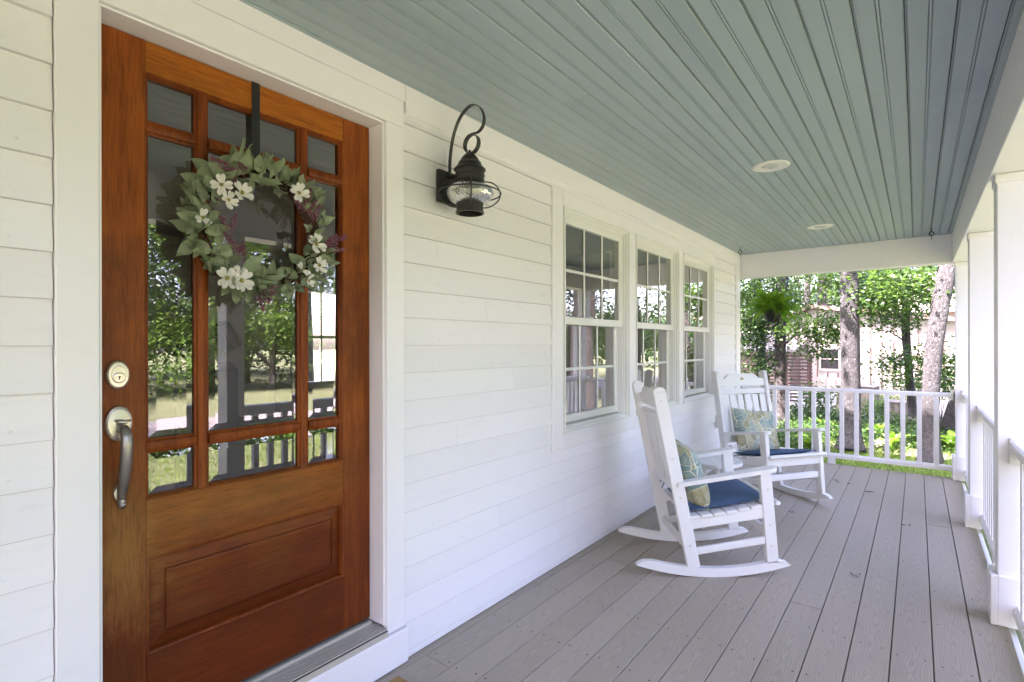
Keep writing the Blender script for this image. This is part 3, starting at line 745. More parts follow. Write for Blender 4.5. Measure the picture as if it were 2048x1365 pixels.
# screw-eye hooks
hlab = ['rusty screw-eye hook in the ceiling near the yard-side beam', 'small screw-eye hook in the ceiling above the far windows']
for (hx, hy), lb in zip([(1.825, 6.30), (.149, 6.19)], hlab):
    t = empty('ceiling_hook', (hx, hy, CZ), label=lb, cat='hook', group='screw-eye hooks in the porch ceiling')
    MB().tube([(0, 0, .003), (0, 0, -.035)], .0035, 8).obj('shank', 'iron', t)
    MB().tube([(.019 * math.sin(a), 0, -.053 - .019 * -math.cos(a)) for a in np.linspace(.0, 2 * math.pi * .97, 20)], .0036, 8).obj('eye', 'iron', t)
    MB().tube([(0, 0, -.07), (0, .004, -.105)], .0028, 6).obj('link', 'iron', t)

# ================================================================== DECK
deck = empty('porch_deck', (1, 3, 0), label='grey composite board deck of the porch', kind='structure')
DWD = .1427
dj = [[3.4], [4.9], [.2], [2.4], [], [3.0], [-.5], [], [3.7], [1.0], [], [1.2], [2.9], [1.53], [], [.6]]
dmesh = {}
for i in range(15):
    x0 = 1.909 - DWD * (i) ; x1 = x0 + DWD
    if x0 < -.1: break
    cuts = [-6.6, -2.4] + sorted(dj[i % len(dj)]) + [6.71]
    for a, b in zip(cuts[:-1], cuts[1:]):
        hw, hl = (DWD - .0040) / 2, (b - a) / 2 - .0012
        MB().cbox(-hw, hw, -hl, hl, -.025, 0, .0022).obj('deck_board', 'deck', deck, ((x0 + x1) / 2 - 1, (a + b) / 2 - 3, rb.uniform(-.0008, .0002)))
MB().cbox(-1.0, 1.06, -.012, .012, -.2, .0035, .002).obj('end_fascia', 'deck', deck, (0, 3.724, 0))
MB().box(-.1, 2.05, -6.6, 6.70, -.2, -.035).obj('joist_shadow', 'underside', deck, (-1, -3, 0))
MB().cbox(2.056, 2.08, -6.6, 6.73, -.5, -.03, .002).obj('side_fascia', 'trim', deck, (-1, -3, 0))
sc_ = MB()
for i in range(15):
    xc = 1.909 - DWD * i + DWD / 2
    for j in range(24):
        y = -2.9 + j * .405
        for s in (-1, 1):
            px, py = xc + s * .045 + rb.uniform(-.006, .006), y + rb.uniform(-.012, .012)
            if px < .03: continue
            a = rb.uniform(0, 3)
            sc_.add([(px + .0042 * math.cos(a + t * math.pi / 3), py + .0042 * math.sin(a + t * math.pi / 3), .0005) for t in range(6)], [(0, 1, 2, 3, 4, 5)])
tag(sc_.obj('deck_screws', 'underside', deck, (-1, -3, 0)), kind='stuff')

# ================================================================== POSTS AND RAILINGS
POSTS = [3.33, 4.98, 6.63, 1.68, .03, -1.62, -3.27, -4.92]
plab = ['square white porch post nearest the camera at the right edge', 'middle white porch post on the yard side', 'white corner post at the far end of the porch',
        'white post at the stair opening, out of the frame', 'white post beyond the stair opening, out of the frame', 'white post behind the camera', 'second white post behind the camera', 'third white post behind the camera']
def post():
    t = empty('porch_post', (2.087, POSTS[0] + .08, 0), label=plab[0], cat='post', group='square white posts along the yard side of the porch')
    MB().cbox(-.074, .074, -.063, .063, 0, 2.1245, .004).obj('shaft', 'trim', t)
    for s in (-1, 1):
        MB().add([(-.0, 0, 0)], [])
    b = MB().cbox(-.100, -.0745, -.080, .080, .002, .236, .003); b.obj('base_board', 'trim', t)
    MB().cbox(.0745, .100, -.080, .080, .002, .236, .003).obj('base_board', 'trim', t)
    MB().cbox(-.0742, .0742, -.0795, -.0635, .003, .236, .003).obj('base_board', 'trim', t)
    MB().cbox(-.0742, .0742, .0635, .0795, .003, .236, .003).obj('base_board', 'trim', t)
    MB().cbox(-.080, .080, -.069, .069, 2.082, 2.1235, .003).obj('cap_trim', 'trim', t)
    return t
p0 = post()
for i, y in enumerate(POSTS[1:], 1): dup(p0, (2.087, y + .08, 0), None, plab[i])
def cap_poly(w, z0, z1):   # handrail section
    return [(-w / 2, z0), (w / 2, z0), (w / 2, z1 - .010), (w / 2 - .012, z1 - .002), (0, z1), (-w / 2 + .012, z1 - .002), (-w / 2, z1 - .010)]
bal = MB().cbox(-.0205, .0205, -.0205, .0205, 0, .69, .002).mesh('baluster', 'trim')
def side_rail(y0, y1, label):
    L = y1 - y0
    t = empty('railing', (2.100, y0, 0), label=label, cat='railing', group='white baluster railings around the porch')
    MB().prism(cap_poly(.090, .842, .874), .0175, L - .0175, 'Y').obj('top_rail', 'trim', t)
    MB().cbox(-.022, .022, .018, L - .018, .797, .8415, .003).obj('under_rail', 'trim', t)
    MB().prism([(-.034, .062), (.034, .062), (.034, .092), (.020, .112), (-.020, .112), (-.034, .092)], .0175, L - .0175, 'Y').obj('bottom_rail', 'trim', t)
    for a in (0, L): 
        s = 1 if a == 0 else -1
        MB().cbox(-.048, .048, min(a, a + s * .017), max(a, a + s * .017), .765, .885, .003).obj('rail_bracket', 'vinyl', t)
    n = round((L - .05) / .115)
    for i in range(1, n): link('baluster', bal, t, (0, L * i / n, .108))
    MB().cbox(-.03, .03, L / 2 - .03, L / 2 + .03, .0, .0615, .002).obj('support_block', 'trim', t)
side_rail(POSTS[0] + .143, POSTS[1] + .017, 'white side railing between the near and middle posts')
side_rail(POSTS[1] + .143, POSTS[2] + .017, 'white side railing between the middle and corner posts')
side_rail(POSTS[3] + .143, POSTS[0] + .017, 'white side railing nearest the camera at the right edge')
side_rail(POSTS[5] + .143, POSTS[4] + .017, 'white side railing behind the camera')
t = empty('railing', (0, 6.78, 0), label='white railing across the far end of the porch', cat='railing', group='white baluster railings around the porch')
MB().prism([(a, b) for a, b in cap_poly(.06, .806, .840)], .026, 1.995, 'X').obj('top_rail', 'trim', t)
MB().prism([(-.022, .795), (.022, .795), (.022, .8055), (-.022, .8055)], .026, 1.995, 'X').obj('under_rail', 'trim', t)
MB().prism([(-.034, .066), (.034, .066), (.034, .094), (.020, .114), (-.020, .114), (-.034, .094)], .026, 1.985, 'X').obj('bottom_rail', 'trim', t)
for i in range(-2, 12): link('baluster', bal, t, (.383 + .1349 * i, 0, .105))
MB().cbox(.925, .995, -.03, .03, -.05, .0655, .002).obj('support_block', 'trim', t)
MB().cbox(1.980, 1.996, -.045, .045, .77, .865, .003).obj('rail_bracket', 'vinyl', t)

# steps at the stair opening (seen reflected in the door)
st = empty('porch_steps', (2.08, .98, 0), label='white porch steps down to the walk, seen mirrored in the door', cat='steps')
for i in range(2):
    MB().cbox(.0 + i * .28, .3 + i * .28, -.72, .72, -.19 - i * .17, -.165 - i * .17, .003).obj('tread', 'deck', st)
    MB().cbox(.0 + i * .28, .02 + i * .28, -.7, .7, -.5, -.1905 - i * .17, .003).obj('riser', 'trim', st)

# ================================================================== LANTERN
ln = empty('wall_lantern', (0.013, 1.70, 2.04), label='black onion-globe wall lantern with curled strap arm beside the door', cat='lantern')
LX = .147
MB().cbox(0, .020, -.064, .064, -.073, .073, .002).obj('back_plate', 'iron', ln)
MB().cbox(.020, LX - .05, -.010, .010, .040, .052, .001).obj('arm_bar', 'iron', ln)
def ribbon(pts, w, th):
    m = MB(); n = len(pts); vs = []
    for i, (x, z) in enumerate(pts):
        a = pts[max(i - 1, 0)]; b = pts[min(i + 1, n - 1)]
        dx, dz = b[0] - a[0], b[1] - a[1]; L = math.hypot(dx, dz) or 1; nx, nz = -dz / L * th / 2, dx / L * th / 2
        vs += [(x + nx, -w / 2, z + nz), (x + nx, w / 2, z + nz), (x - nx, w / 2, z - nz), (x - nx, -w / 2, z - nz)]
    fs = []
    for i in range(n - 1):
        for j in range(4): fs.append((4 * i + j, 4 * i + (j + 1) % 4, 4 * i + 4 + (j + 1) % 4, 4 * i + 4 + j))
    fs += [(3, 2, 1, 0), (4 * n - 4, 4 * n - 3, 4 * n - 2, 4 * n - 1)]
    return m.add(vs, fs)
zz = 2.04
def L_(x, z): return (x - .013, z - zz)
arm = bez([L_(.036, 2.02), L_(.036, 2.085), L_(.040, 2.18), L_(.062, 2.275), L_(.105, 2.345), L_(.165, 2.378), L_(.218, 2.358), L_(.243, 2.312), L_(.236, 2.268), L_(.205, 2.243), L_(.18, 2.24)][:] and
          [(a, 0, b) for a, b in (L_(.036, 2.02), L_(.036, 2.085), L_(.040, 2.18), L_(.062, 2.275), L_(.105, 2.345), L_(.165, 2.378), L_(.218, 2.358), L_(.243, 2.312), L_(.238, 2.272), L_(.214, 2.252), L_(.186, 2.2505), L_(.170, 2.2505), L_(.15, 2.25))], 6)
ribbon([(p.x, p.z) for p in arm], .017, .0028).obj('strap_arm', 'iron', ln, smooth=False)
rcx, rcz = .160 - .013 + .012, 2.2075 - zz
ribbon([(rcx + .041 * math.cos(a), rcz + .041 * math.sin(a)) for a in np.linspace(0, 2 * math.pi, 33)], .023, .0026).obj('strap_ring', 'iron', ln)
ax_ = (LX + .013 - .0, 0, 0)
AX = .160 - .013
MB().lathe([(.0, .145), (.005, .143), (.006, .137), (.003, .133), (.010, .129), (.022, .124), (.036, .108), (.044, .093), (.050, .088), (.049, .084), (.052, .080), (.060, .066), (.070, .058), (.070, .054), (.062, .052)], 32).obj('vented_cap', 'iron', ln, (AX, 0, 0), smooth=False)
MB().lathe([(.063, .052), (.063, .034), (.066, .032), (.066, .029), (.063, .027), (.063, .008), (.065, .006), (.065, .002), (.058, .0), (.058, -.010), (.0, -.010)], 32).obj('collar', 'iron', ln, (AX, 0, 0))
MB().lathe([(.052, -.004), (.062, -.006), (.086, -.018), (.101, -.035), (.105, -.050), (.100, -.064), (.084, -.081), (.062, -.092), (.050, -.096)], 40).obj('glass_globe', 'seeded', ln, (AX, 0, 0), smooth=True)
MB().lathe([(.048, -.088), (.059, -.088), (.061, -.092), (.059, -.096), (.059, -.126), (.063, -.131), (.063, -.136), (.055, -.138), (.055, -.100), (0, -.100)], 32).obj('bottom_cup', 'iron', ln, (AX, 0, 0))
MB().tube([(0, 0, -.095), (0, 0, -.055)], [.012, .010], 12).tube([(0, 0, -.055), (0, 0, -.035), (0, 0, -.02)], [.016, .018, .004], 12).obj('bulb', 'outlet', ln, (AX, 0, 0), smooth=True)
MB().tube([(.137 * math.cos(a), .137 * math.sin(a), -.048) for a in np.linspace(0, 2 * math.pi, 41)], .0032, 8, cap=False).obj('cage_ring', 'iron', ln, (AX, 0, 0), smooth=True)
for i in range(4):
    a = R(45) + i * math.pi / 2
    pr = bez([(.05, 0, .01), (.064, 0, .006), (.10, 0, .002), (.126, 0, -.02), (.1345, 0, -.048), (.124, 0, -.078), (.09, 0, -.104), (.060, 0, -.110), (.05, 0, -.11)], 5)
    MB().tube([(p.x * math.cos(a), p.x * math.sin(a), p.z) for p in pr], .0028, 8).obj('cage_wire', 'iron', ln, (AX, 0, 0), smooth=True)

# ================================================================== WREATH
hg = empty('wreath_hanger', (-.07, .872, 1.72), label='black metal over-door strap that holds up the wreath', cat='hanger')
MB().cbox(-.003, -.001, -.0135, .0135, .20, .5025, .0005).obj('strap', 'strap', hg)
MB().cbox(-.04, -.0012, -.0135, .0135, .5028, .5045, .0005).obj('top_bend', 'strap', hg)
ribbon([(-.002, .22), (-.001, .16), (.012, .145), (.045, .145), (.062, .155), (.064, .185), (.062, .20)], .027, .002).obj('hook', 'strap', hg)
wr = empty('wreath', (-.045, .872, 1.715), label='round wreath of sage leaves, white dogwood flowers and purple sprigs on the door', cat='wreath')
rw = random.Random(21)
RY, RZ = .200, .186
tw = MB()
for s in range(16):
    ph = rw.uniform(0, 6.28); rr = rw.uniform(.006, .022); tws = rw.choice([3, 4, 5, 6]); st_ = rw.uniform(0, 6.28)
    pts = []
    for i in range(49):
        a = 2 * math.pi * i / 48
        q = ph + tws * a
        rad = 1 + (rr * math.cos(q) + .006 * math.sin(3 * a + ph)) / .18
        pts.append((rr * math.sin(q), RY * rad * math.cos(a), RZ * rad * math.sin(a)))
    tw.tube(pts, rw.uniform(.0022, .004), 5, cap=False)
for s in range(26):
    a = rw.uniform(0, 6.28); b = a + rw.uniform(.2, .45) * rw.choice((-1, 1)); o_ = rw.uniform(.75, 1.2)
    tw.tube([(rw.uniform(0, .02), RY * math.cos(a), RZ * math.sin(a)), (rw.uniform(.01, .04), RY * o_ * math.cos((a + b) / 2), RZ * o_ * math.sin((a + b) / 2)), (rw.uniform(.01, .05), RY * o_ * math.cos(b), RZ * o_ * math.sin(b))], .0013, 4)
tw.obj('grapevine_ring', 'twig', wr)
def leaf_mesh(L, W, curl, twist, seed):
    n = 8; vs = []; fs = []
    rr = random.Random(seed)
    for i in range(n + 1):
        t = i / n; w = W * math.sin(math.pi * min(1, t ** .8)) ** .85 * (1 - .15 * t) if 0 < i < n else .0006
        z = curl * t * t * L + .012 * math.sin(t * 5 + seed); y = t * L
        for j, sx in enumerate((-1, -.5, 0, .5, 1)):
            lift = abs(sx) ** 1.4 * w * .42 + .004 * math.sin(t * 9 + sx * 2 + seed)
            vs.append((sx * w, y, z + lift + twist * sx * w * t))
    for i in range(n):
        for j in range(4): fs.append((i * 5 + j, i * 5 + j + 1, i * 5 + j + 6, i * 5 + j + 5))
    return new_mesh('leaf', vs, fs, 'sage', True)
leaves = [leaf_mesh(.085, .022, .25, .2, 1), leaf_mesh(.075, .023, -.35, -.3, 2), leaf_mesh(.095, .021, .5, .5, 3), leaf_mesh(.065, .021, -.1, -.6, 4), leaf_mesh(.08, .017, .9, .3, 5)]
def orient(dirv, nrm):
    y = Vector(dirv).normalized(); z = Vector(nrm); z = (z - y * z.dot(y)).normalized(); x = y.cross(z)
    return Matrix(((x.x, y.x, z.x), (x.y, y.y, z.y), (x.z, y.z, z.z))).to_euler()
for i in range(200):
    a = 2 * math.pi * (i / 200) + rw.uniform(-.05, .05)
    if i % 4 and 0.05 < a < .75 and rw.random() < .5: continue        # thin stretch on the right where the vine shows
    inner = rw.random() < .22
    r0 = rw.uniform(.92, 1.10) if not inner else rw.uniform(.85, 1.0)
    p = Vector((rw.uniform(.0, .045), RY * r0 * math.cos(a), RZ * r0 * math.sin(a)))
    da = a + (rw.gauss(0, .6) if not inner else math.pi + rw.gauss(0, .8))
    d = Vector((rw.uniform(-.15, .65), math.cos(da), math.sin(da)))
    nr = Vector((1, rw.uniform(-.6, .6), rw.uniform(-.6, .6)))
    s = rw.uniform(.58, .98) * (1.1 if math.cos(a) < -.2 else 1)
    link('leaf', rw.choice(leaves), wr, p, orient(d, nr), (s, s, s))
def petal_mesh(seed):
    rr = random.Random(seed); L, W = .033, .0185; vs = []; fs = []; n = 6
    for i in range(n + 1):
        t = i / n; w = W * (t ** .55) * (1.02 - .55 * t ** 6) if i else .003
        for sx in (-1, -.5, 0, .5, 1):
            y = t * L - (.005 if (i == n and sx == 0) else 0)
            vs.append((sx * w, y, .25 * t * t * L + abs(sx) * w * .35 + .003 * math.sin(t * 6 + sx * 3 + seed)))
    for i in range(n):
        for j in range(4): fs.append((i * 5 + j, i * 5 + j + 1, i * 5 + j + 6, i * 5 + j + 5))
    return new_mesh('petal', vs, fs, 'petal', True)
petals = [petal_mesh(i) for i in range(3)]
cen = MB()
for i in range(14):
    a, r_ = i * 2.4, .0012 * math.sqrt(i); cen.tube([(r_ * math.cos(a), r_ * math.sin(a), 0), (r_ * 1.6 * math.cos(a), r_ * 1.6 * math.sin(a), .007)], [.0013, .0016], 5)
cenm = cen.mesh('flower_centre', 'stamen')
def flower(y, z, s=1.0, tilt=(0, 0), x=.06, np_=4):
    nr = Vector((1, tilt[0], tilt[1])).normalized()
    f = link('flower', cenm, wr, (x, y, z), orient(Vector((0, math.cos(rw.uniform(0, 6)), math.sin(rw.uniform(0, 6)))) + Vector((0, .01, .01)), nr), (s, s, s))
    for i in range(np_):
        a = 2 * math.pi * i / np_ + rw.uniform(-.15, .15)
        link('petal', rw.choice(petals), f, (.001 * math.cos(a), .001 * math.sin(a), .001), (rw.uniform(-.1, .25), 0, a - math.pi / 2))
def wpix(u, v, X=.02):
    r = at(u, v, 1) - CAM; t_ = (X - CAM.x) / r.x; p = CAM + r * t_
    return p.y - .872, p.z - 1.715
for u, v, s, ti, n in ((440, 372, 1.0, (-.7, .5), 4), (452, 402, .9, (.2, -.3), 4), (478, 388, 1.15, (.6, .1), 4), (401, 437, .85, (-.6, 0), 3), (449, 557, 1.15, (-.3, .1), 4), (478, 562, 1.2, (.1, -.2), 4), (474, 548, .8, (.0, .6), 4),
                       (593, 388, 1.1, (-.1, .1), 4), (627, 490, 1.2, (.1, .2), 4), (633, 532, 1.05, (.5, -.3), 4), (602, 540, .85, (-.2, .2), 2), (612, 562, .85, (.2, -.9), 3)):
    y, z = wpix(u, v); flower(y, z, s * .93, ti, .078, n)
sprigs = []
for sd_ in range(3):
    rr = random.Random(50 + sd_); m = MB(); L = .11
    m.tube([(0, 0, 0), (.004, L * .5, .003), (0, L, .008)], [.0013, .001, .0006], 5)
    for i in range(110):
        t = rr.uniform(.25, 1.0); a = rr.uniform(0, 6.28); r_ = .016 * (1.15 - t) ** .6 * rr.uniform(.35, 1)
        p = Vector((r_ * math.cos(a), L * t, r_ * math.sin(a) + .008 * t)); q = p + Vector((.003 * math.cos(a), .005, .003 * math.sin(a)))
        m.tube([p - (q - p) * .2, (p + q) / 2, q], [.0008, .0024, .0004], 4)
    sprigs.append(m.mesh('berry_sprig', 'purple'))
for u0, v0, u1, v1 in ((495, 352, 420, 318), (480, 372, 448, 335), (482, 392, 462, 338), (478, 400, 432, 375), (470, 395, 425, 400), (500, 345, 475, 325), (440, 420, 455, 460), (465, 470, 470, 428), (480, 500, 448, 465), (490, 520, 485, 485), (472, 505, 490, 492),
                       (610, 425, 588, 395), (612, 425, 620, 378), (615, 430, 632, 400), (625, 450, 640, 410), (640, 505, 690, 472), (645, 500, 672, 470), (650, 505, 660, 475), (530, 580, 525, 622), (545, 575, 512, 600), (560, 560, 535, 605), (640, 498, 686, 500), (600, 400, 622, 430), (468, 352, 452, 385)):
    y0, z0 = wpix(u0, v0); y1, z1 = wpix(u1, v1)
    d = Vector((.012, y1 - y0, z1 - z0)); s = d.length / .11
    link('berry_sprig', rw.choice(sprigs), wr, (.05, y0, z0), orient(d, (1, 0, 0)), (max(s, .75), s, max(s, .75)))

# ================================================================== ROCKING CHAIRS
CH = {}
def rocking_chair():
    t = empty('rocking_chair', (.671, 3.309, 0), -.922, label='nearer white rocking chair, turned with its back to the door', cat='rocking chair', group='white slatted porch rocking chairs')
    def p(name, mb, par=None, **kw): return mb.obj(name, 'chair', par or t, **kw)
    scr = MB().lathe([(.006, 0), (.006, .0015), (.003, .002), (.0, .0005)], 10).mesh('screw', 'nickel')
    def zb(y):   # underside of the rocker
        return ((y + .06) ** 2) / (2 * 1.42)
    for s in (-1, 1):
        pts_b = []; pts_t = []
        n = 18
        for i in range(n + 1):
            y = -.495 + .876 * i / n
            pts_b.append((y, zb(y)))
            e = min(1, (i / n) * 9, (1 - i / n) * 9)
            pts_t.append((y + (.02 if i == 0 else -.02 if i == n else 0), zb(y) + .016 + .034 * e ** .6))
        p('rocker', MB().prism(pts_b + pts_t[::-1], s * .27 - .019, s * .27 + .019, 'X'))
        # back post with rounded top
        b0, b1 = Vector((s * .27, -.166, .048)), Vector((s * .265, -.362, 1.055))
        d = (b1 - b0).normalized(); fw_ = Vector((0, d.z, -d.y))
        m = MB().obox((b0 + b1) / 2, Vector((1, 0, 0)), fw_, d, .019, .036, (b1 - b0).length / 2, .004)
        pr = [b1 + fw_ * .036 * math.cos(a) + d * (.028 * math.sin(a) - .002) for a in np.linspace(0, math.pi, 9)]
        k = len(m.v); m.v += [tuple(q + Vector((-.019, 0, 0))) for q in pr] + [tuple(q + Vector((.019, 0, 0))) for q in pr]
        m.f += [(k + i, k + i + 1, k + 10 + i, k + 9 + i) for i in range(8)] + [tuple(range(k + 8, k - 1, -1)), tuple(range(k + 9, k + 18))]
        bp = p('back_post', m)
        for zt in (.13, .40, .62, .95):
            q = b0 + (b1 - b0) * zt
            o = link('screw', scr, bp, (q.x + s * .0185, q.y, q.z), (0, s * math.pi / 2, 0))
        lg = p('leg', MB().beam((s * .27, .280, .080), (s * .27, .238, .597), .038, .066, up=(0, 1, 0)))
        for zt in (.18, .30, .50):
            link('screw', scr, lg, (s * .2885, .28 - zt * .06, zt), (0, s * math.pi / 2, 0))
        # armrest: tapered board with round front
        am = []
        for i in range(9):
            a = math.pi * i / 8 - math.pi / 2; am.append((.039 * math.sin(a) * -1, .262 + .040 * math.cos(a)))
        am = [(-.026, -.262), (.026, -.262)] + [(x, y) for x, y in [(.039, .262)] + [(.039 * math.cos(q), .262 + .040 * math.sin(q)) for q in np.linspace(0, math.pi, 9)][1:]]
        a = MB().prism(am, .598, .622, 'Z'); a.v = [(x, y, z + (y - .25) * .165) for x, y, z in a.v]; p('armrest', a, loc=(s * .277, 0, 0))
        p('arm_brace', MB().beam((s * .268, -.20, .297), (s * .268, .262, .372), .026, .066))
        p('stretcher', MB().beam((s * .27, -.176, .138), (s * .27, .262, .211), .022, .040))
    p('stretcher', MB().beam((-.25, .266, .245), (.25, .266, .245), .022, .05)); p('stretcher', MB().beam((-.25, -.19, .15), (.25, -.19, .15), .022, .045))
    p('front_apron', MB().cbox(-.252, .252, .262, .284, .335, .405, .004))
    # seat slats on a dished line
    for i in range(7):
        y = -.165 + i * .0705; z = .372 + .17 * y + .12 * y * y - .0405
        sl = math.atan2(.17 + .24 * y, 1)
        p('seat_slat', MB().obox(Vector((0, y, z + .03)), Vector((1, 0, 0)), Vector((0, math.cos(sl), math.sin(sl))), Vector((0, -math.sin(sl), math.cos(sl))), .292 if .1 > y > -.1 else .2885 if y < .2 else .25, .0325, .0105, .005))
    p('seat_nose', MB().tube([(-.285, .312, .421), (.285, .312, .421)], .013, 10))
    # back: rails, slats, crest
    def bpnt(zt, off=0.0):
        tt = (zt - .048) / (1.055 - .048); return Vector((0, -.166 - .196 * tt + off, zt))
    dB = (Vector((0, -.362, 1.055)) - Vector((0, -.166, .048))).normalized(); fB = Vector((0, dB.z, -dB.y)); X1 = Vector((1, 0, 0))
    p('back_rail', MB().obox(bpnt(.475, .012), X1, fB, dB, .2495, .011, .030, .004)); p('back_rail', MB().obox(bpnt(.893, .012), X1, fB, dB, .2455, .011, .024, .004))
    for i in range(6):
        x = -.2075 + i * .083
        c = bpnt(.684, .004); p('back_slat', MB().obox(Vector((x, c.y + .0085, c.z)), X1, fB, dB, .0315, .0085, .1835, .003))
    def crest(x):
        ax = abs(x) / .245
        if ax > .78: return .055
        q = (.78 - ax) / .78; return .055 + .062 * min(1, q * 1.9) ** 1.0 * (3 - 2 * min(1, q * 1.9)) * min(1, q * 1.9) ** .2 / 1.0 * .72
    n = 28; xs_ = [-.245 + .49 * i / n for i in range(n + 1)]
    cb = bpnt(.955, .012); m = MB(); pts = [(x, -.014) for x in xs_] + [(x, crest(x)) for x in xs_[::-1]]
    k = len(pts)
    m.v = [tuple(cb + X1 * x + dB * h + fB * sg * .011) for sg in (-1, 1) for x, h in pts]
    m.f = [(i, (i + 1) % k, k + (i + 1) % k, k + i) for i in range(k)]
    for sg in (0, 1):
        for i in range(n):
            q = (sg * k + i, sg * k + i + 1, sg * k + k - 2 - i, sg * k + k - 1 - i); m.f.append(q if sg else q[::-1])
    cr = p('crest_rail', m)
    em = MB().lathe([(1, 0), (1, .002), (.8, .003), (0, .003)], 20); em.v = [(x * .019, y * .012, z) for x, y, z in em.v]
    e = em.obj('emblem', 'gold', cr, cb + fB * .0112 + dB * .052); e.rotation_euler = orient(dB, fB)
    return t
ch1 = rocking_chair()
ch2 = dup(ch1, (.697, 4.944, 0), -2.19, 'farther white rocking chair, facing the camera near the end railing')
def chair_world(ch, p):
    a = ch.rotation_euler.z; c, s = math.cos(a), math.sin(a)
    return Vector((ch.location.x + p[0] * c - p[1] * s, ch.location.y + p[0] * s + p[1] * c, p[2]))
def cushion(ch, label, sx=0):
    t = empty('seat_cushion', chair_world(ch, (0, .045, .3805)), ch.rotation_euler.z, label=label, cat='cushion', group='navy seat pads on the rockers')
    n = 14; vs = []; fs = []; hw, hl = .240, .222
    def zt(u, v):
        e = max(abs(u), abs(v)); ed = (1 - min(1, e) ** 8)
        return ed
    for side in (1, -1):
        for i in range(n + 1):
            for j in range(n + 1):
                u, v = -1 + 2 * i / n, -1 + 2 * j / n
                r4 = 1 - .035 * (u * u * v * v)
                h = .019 * (1 - abs(u) ** 6) ** .6 * (1 - abs(v) ** 6) ** .6
                y = v * hl; dish = .18 * y + .12 * y * y
                vs.append((u * hw * r4, y * r4, side * h + .017 + dish + .0015 * math.sin(u * 9 + v * 4) * (side > 0)))
    N = (n + 1) ** 2
    for s_ in (0, 1):
        for i in range(n):
            for j in range(n):
                a = s_ * N + i * (n + 1) + j; q = (a, a + n + 1, a + n + 2, a + 1); fs.append(q if s_ == 0 else q[::-1])
    new = new_mesh('pad', vs, fs, 'navy', True); link('pad', new, t)
    ring = [(-hw * .965, -hl * .965), (hw * .965, -hl * .965), (hw * .965, hl * .965), (-hw * .965, hl * .965), (-hw * .965, -hl * .965)]
    pts = []
    for (x0, y0), (x1, y1) in zip(ring[:-1], ring[1:]):
        for q in range(10):
            f = q / 10; y = y0 + (y1 - y0) * f; pts.append((x0 + (x1 - x0) * f, y, .017 + .18 * y + .12 * y * y))
    pts.append(pts[0]); link('piping', MB().tube(pts, .0045, 6, cap=False).mesh('piping', 'navy', True), t)
    for s in (-1, 1):
        link('tie', MB().tube([(s * .22, -.21, .02), (s * .245, -.235, .035), (s * .262, -.225, .02), (s * .25, -.245, -.01), (s * .262, -.25, -.05)], .004, 6).mesh('tie', 'navy'), t)
        link('tie', MB().tube([(s * .22, -.21, .02), (s * .235, -.25, .045), (s * .255, -.262, .02), (s * .262, -.25, -.035)], .004, 6).mesh('tie', 'navy'), t)
    return t
cushion(ch1, 'navy seat pad tied to the nearer rocking chair')
cushion(ch2, 'navy seat pad tied to the farther rocking chair')
pillow_me = None
def pillow(ch, p, rot, label, w=.225, h=.205, th=.078):
    n = 20; vs = []; fs = []
    for side in (1, -1):
        for i in range(n + 1):
            for j in range(n + 1):
                u, v = -1 + 2 * i / n, -1 + 2 * j / n
                pin = 1 - .10 * (1 - abs(u)) * (abs(v) ** 3) * 1.0
                pin2 = 1 - .10 * (1 - abs(v)) * (abs(u) ** 3)
                t_ = max(0, (1 - u ** 4)) ** .75 * max(0, (1 - v ** 4)) ** .75
                wr_ = .004 * math.sin(u * 11 + v * 7) * t_ ** .5 * (1 - t_)
                vs.append((u * w * pin2, side * (th * t_ + wr_ + .001), v * h * pin))
    N = (n + 1) ** 2
    for s_ in (0, 1):
        for i in range(n):
            for j in range(n):
                a = s_ * N + i * (n + 1) + j; q = (a, a + 1, a + n + 2, a + n + 1); fs.append(q if s_ == 0 else q[::-1])
    me = new_mesh('pillow', vs, fs, 'pillow', True)
    o = link('throw_pillow', me, None, chair_world(ch, p)); 
    o.rotation_euler = (Matrix.Rotation(ch.rotation_euler.z, 3, 'Z') @ Matrix.Rotation(rot[2], 3, 'Z') @ Matrix.Rotation(rot[0], 3, 'X') @ Matrix.Rotation(rot[1], 3, 'Y')).to_euler()
    tag(o, label, 'pillow', 'leaf-print throw pillows on the rockers'); return o
pillow(ch1, (.03, -.145, .545), (R(20), R(5), R(4)), 'green and cream leaf-print pillow on the nearer rocker, seen edge-on')
pillow(ch2, (-.01, -.165, .545), (R(23), R(-7), R(0)), 'green and cream leaf-print pillow leaning on the farther rocker, face on')

# ================================================================== SIDE TABLE
tb = empty('side_table', (.515, 3.965, 0), R(35), label='small round white slatted table between the two rockers', cat='side table')
rt_ = .205
for i, (a, b) in enumerate(((-.205, -.125), (-.122, -.042), (-.039, .039), (.042, .122), (.125, .205))):
    up_, lo_ = [], []
    for q in np.linspace(a, b, 9):
        h = math.sqrt(max(0, rt_ ** 2 - q * q)) + .002; up_.append((q, h)); lo_.append((q, -h))
    MB().prism(lo_ + up_[::-1], .452, .474, 'Z').obj('top_slat', 'chair', tb)
for i in range(4):
    a = R(45) + i * math.pi / 2
    MB().beam((.13 * math.cos(a), .13 * math.sin(a), .4515), (.165 * math.cos(a), .165 * math.sin(a), 0.001), .04, .022, up=(math.cos(a), math.sin(a), 0)).obj('leg', 'chair', tb)
MB().cbox(-.13, .13, -.011, .011, .40, .451, .003).obj('apron', 'chair', tb); MB().cbox(-.011, .011, -.13, .13, .398, .4505, .003).obj('apron', 'chair', tb)

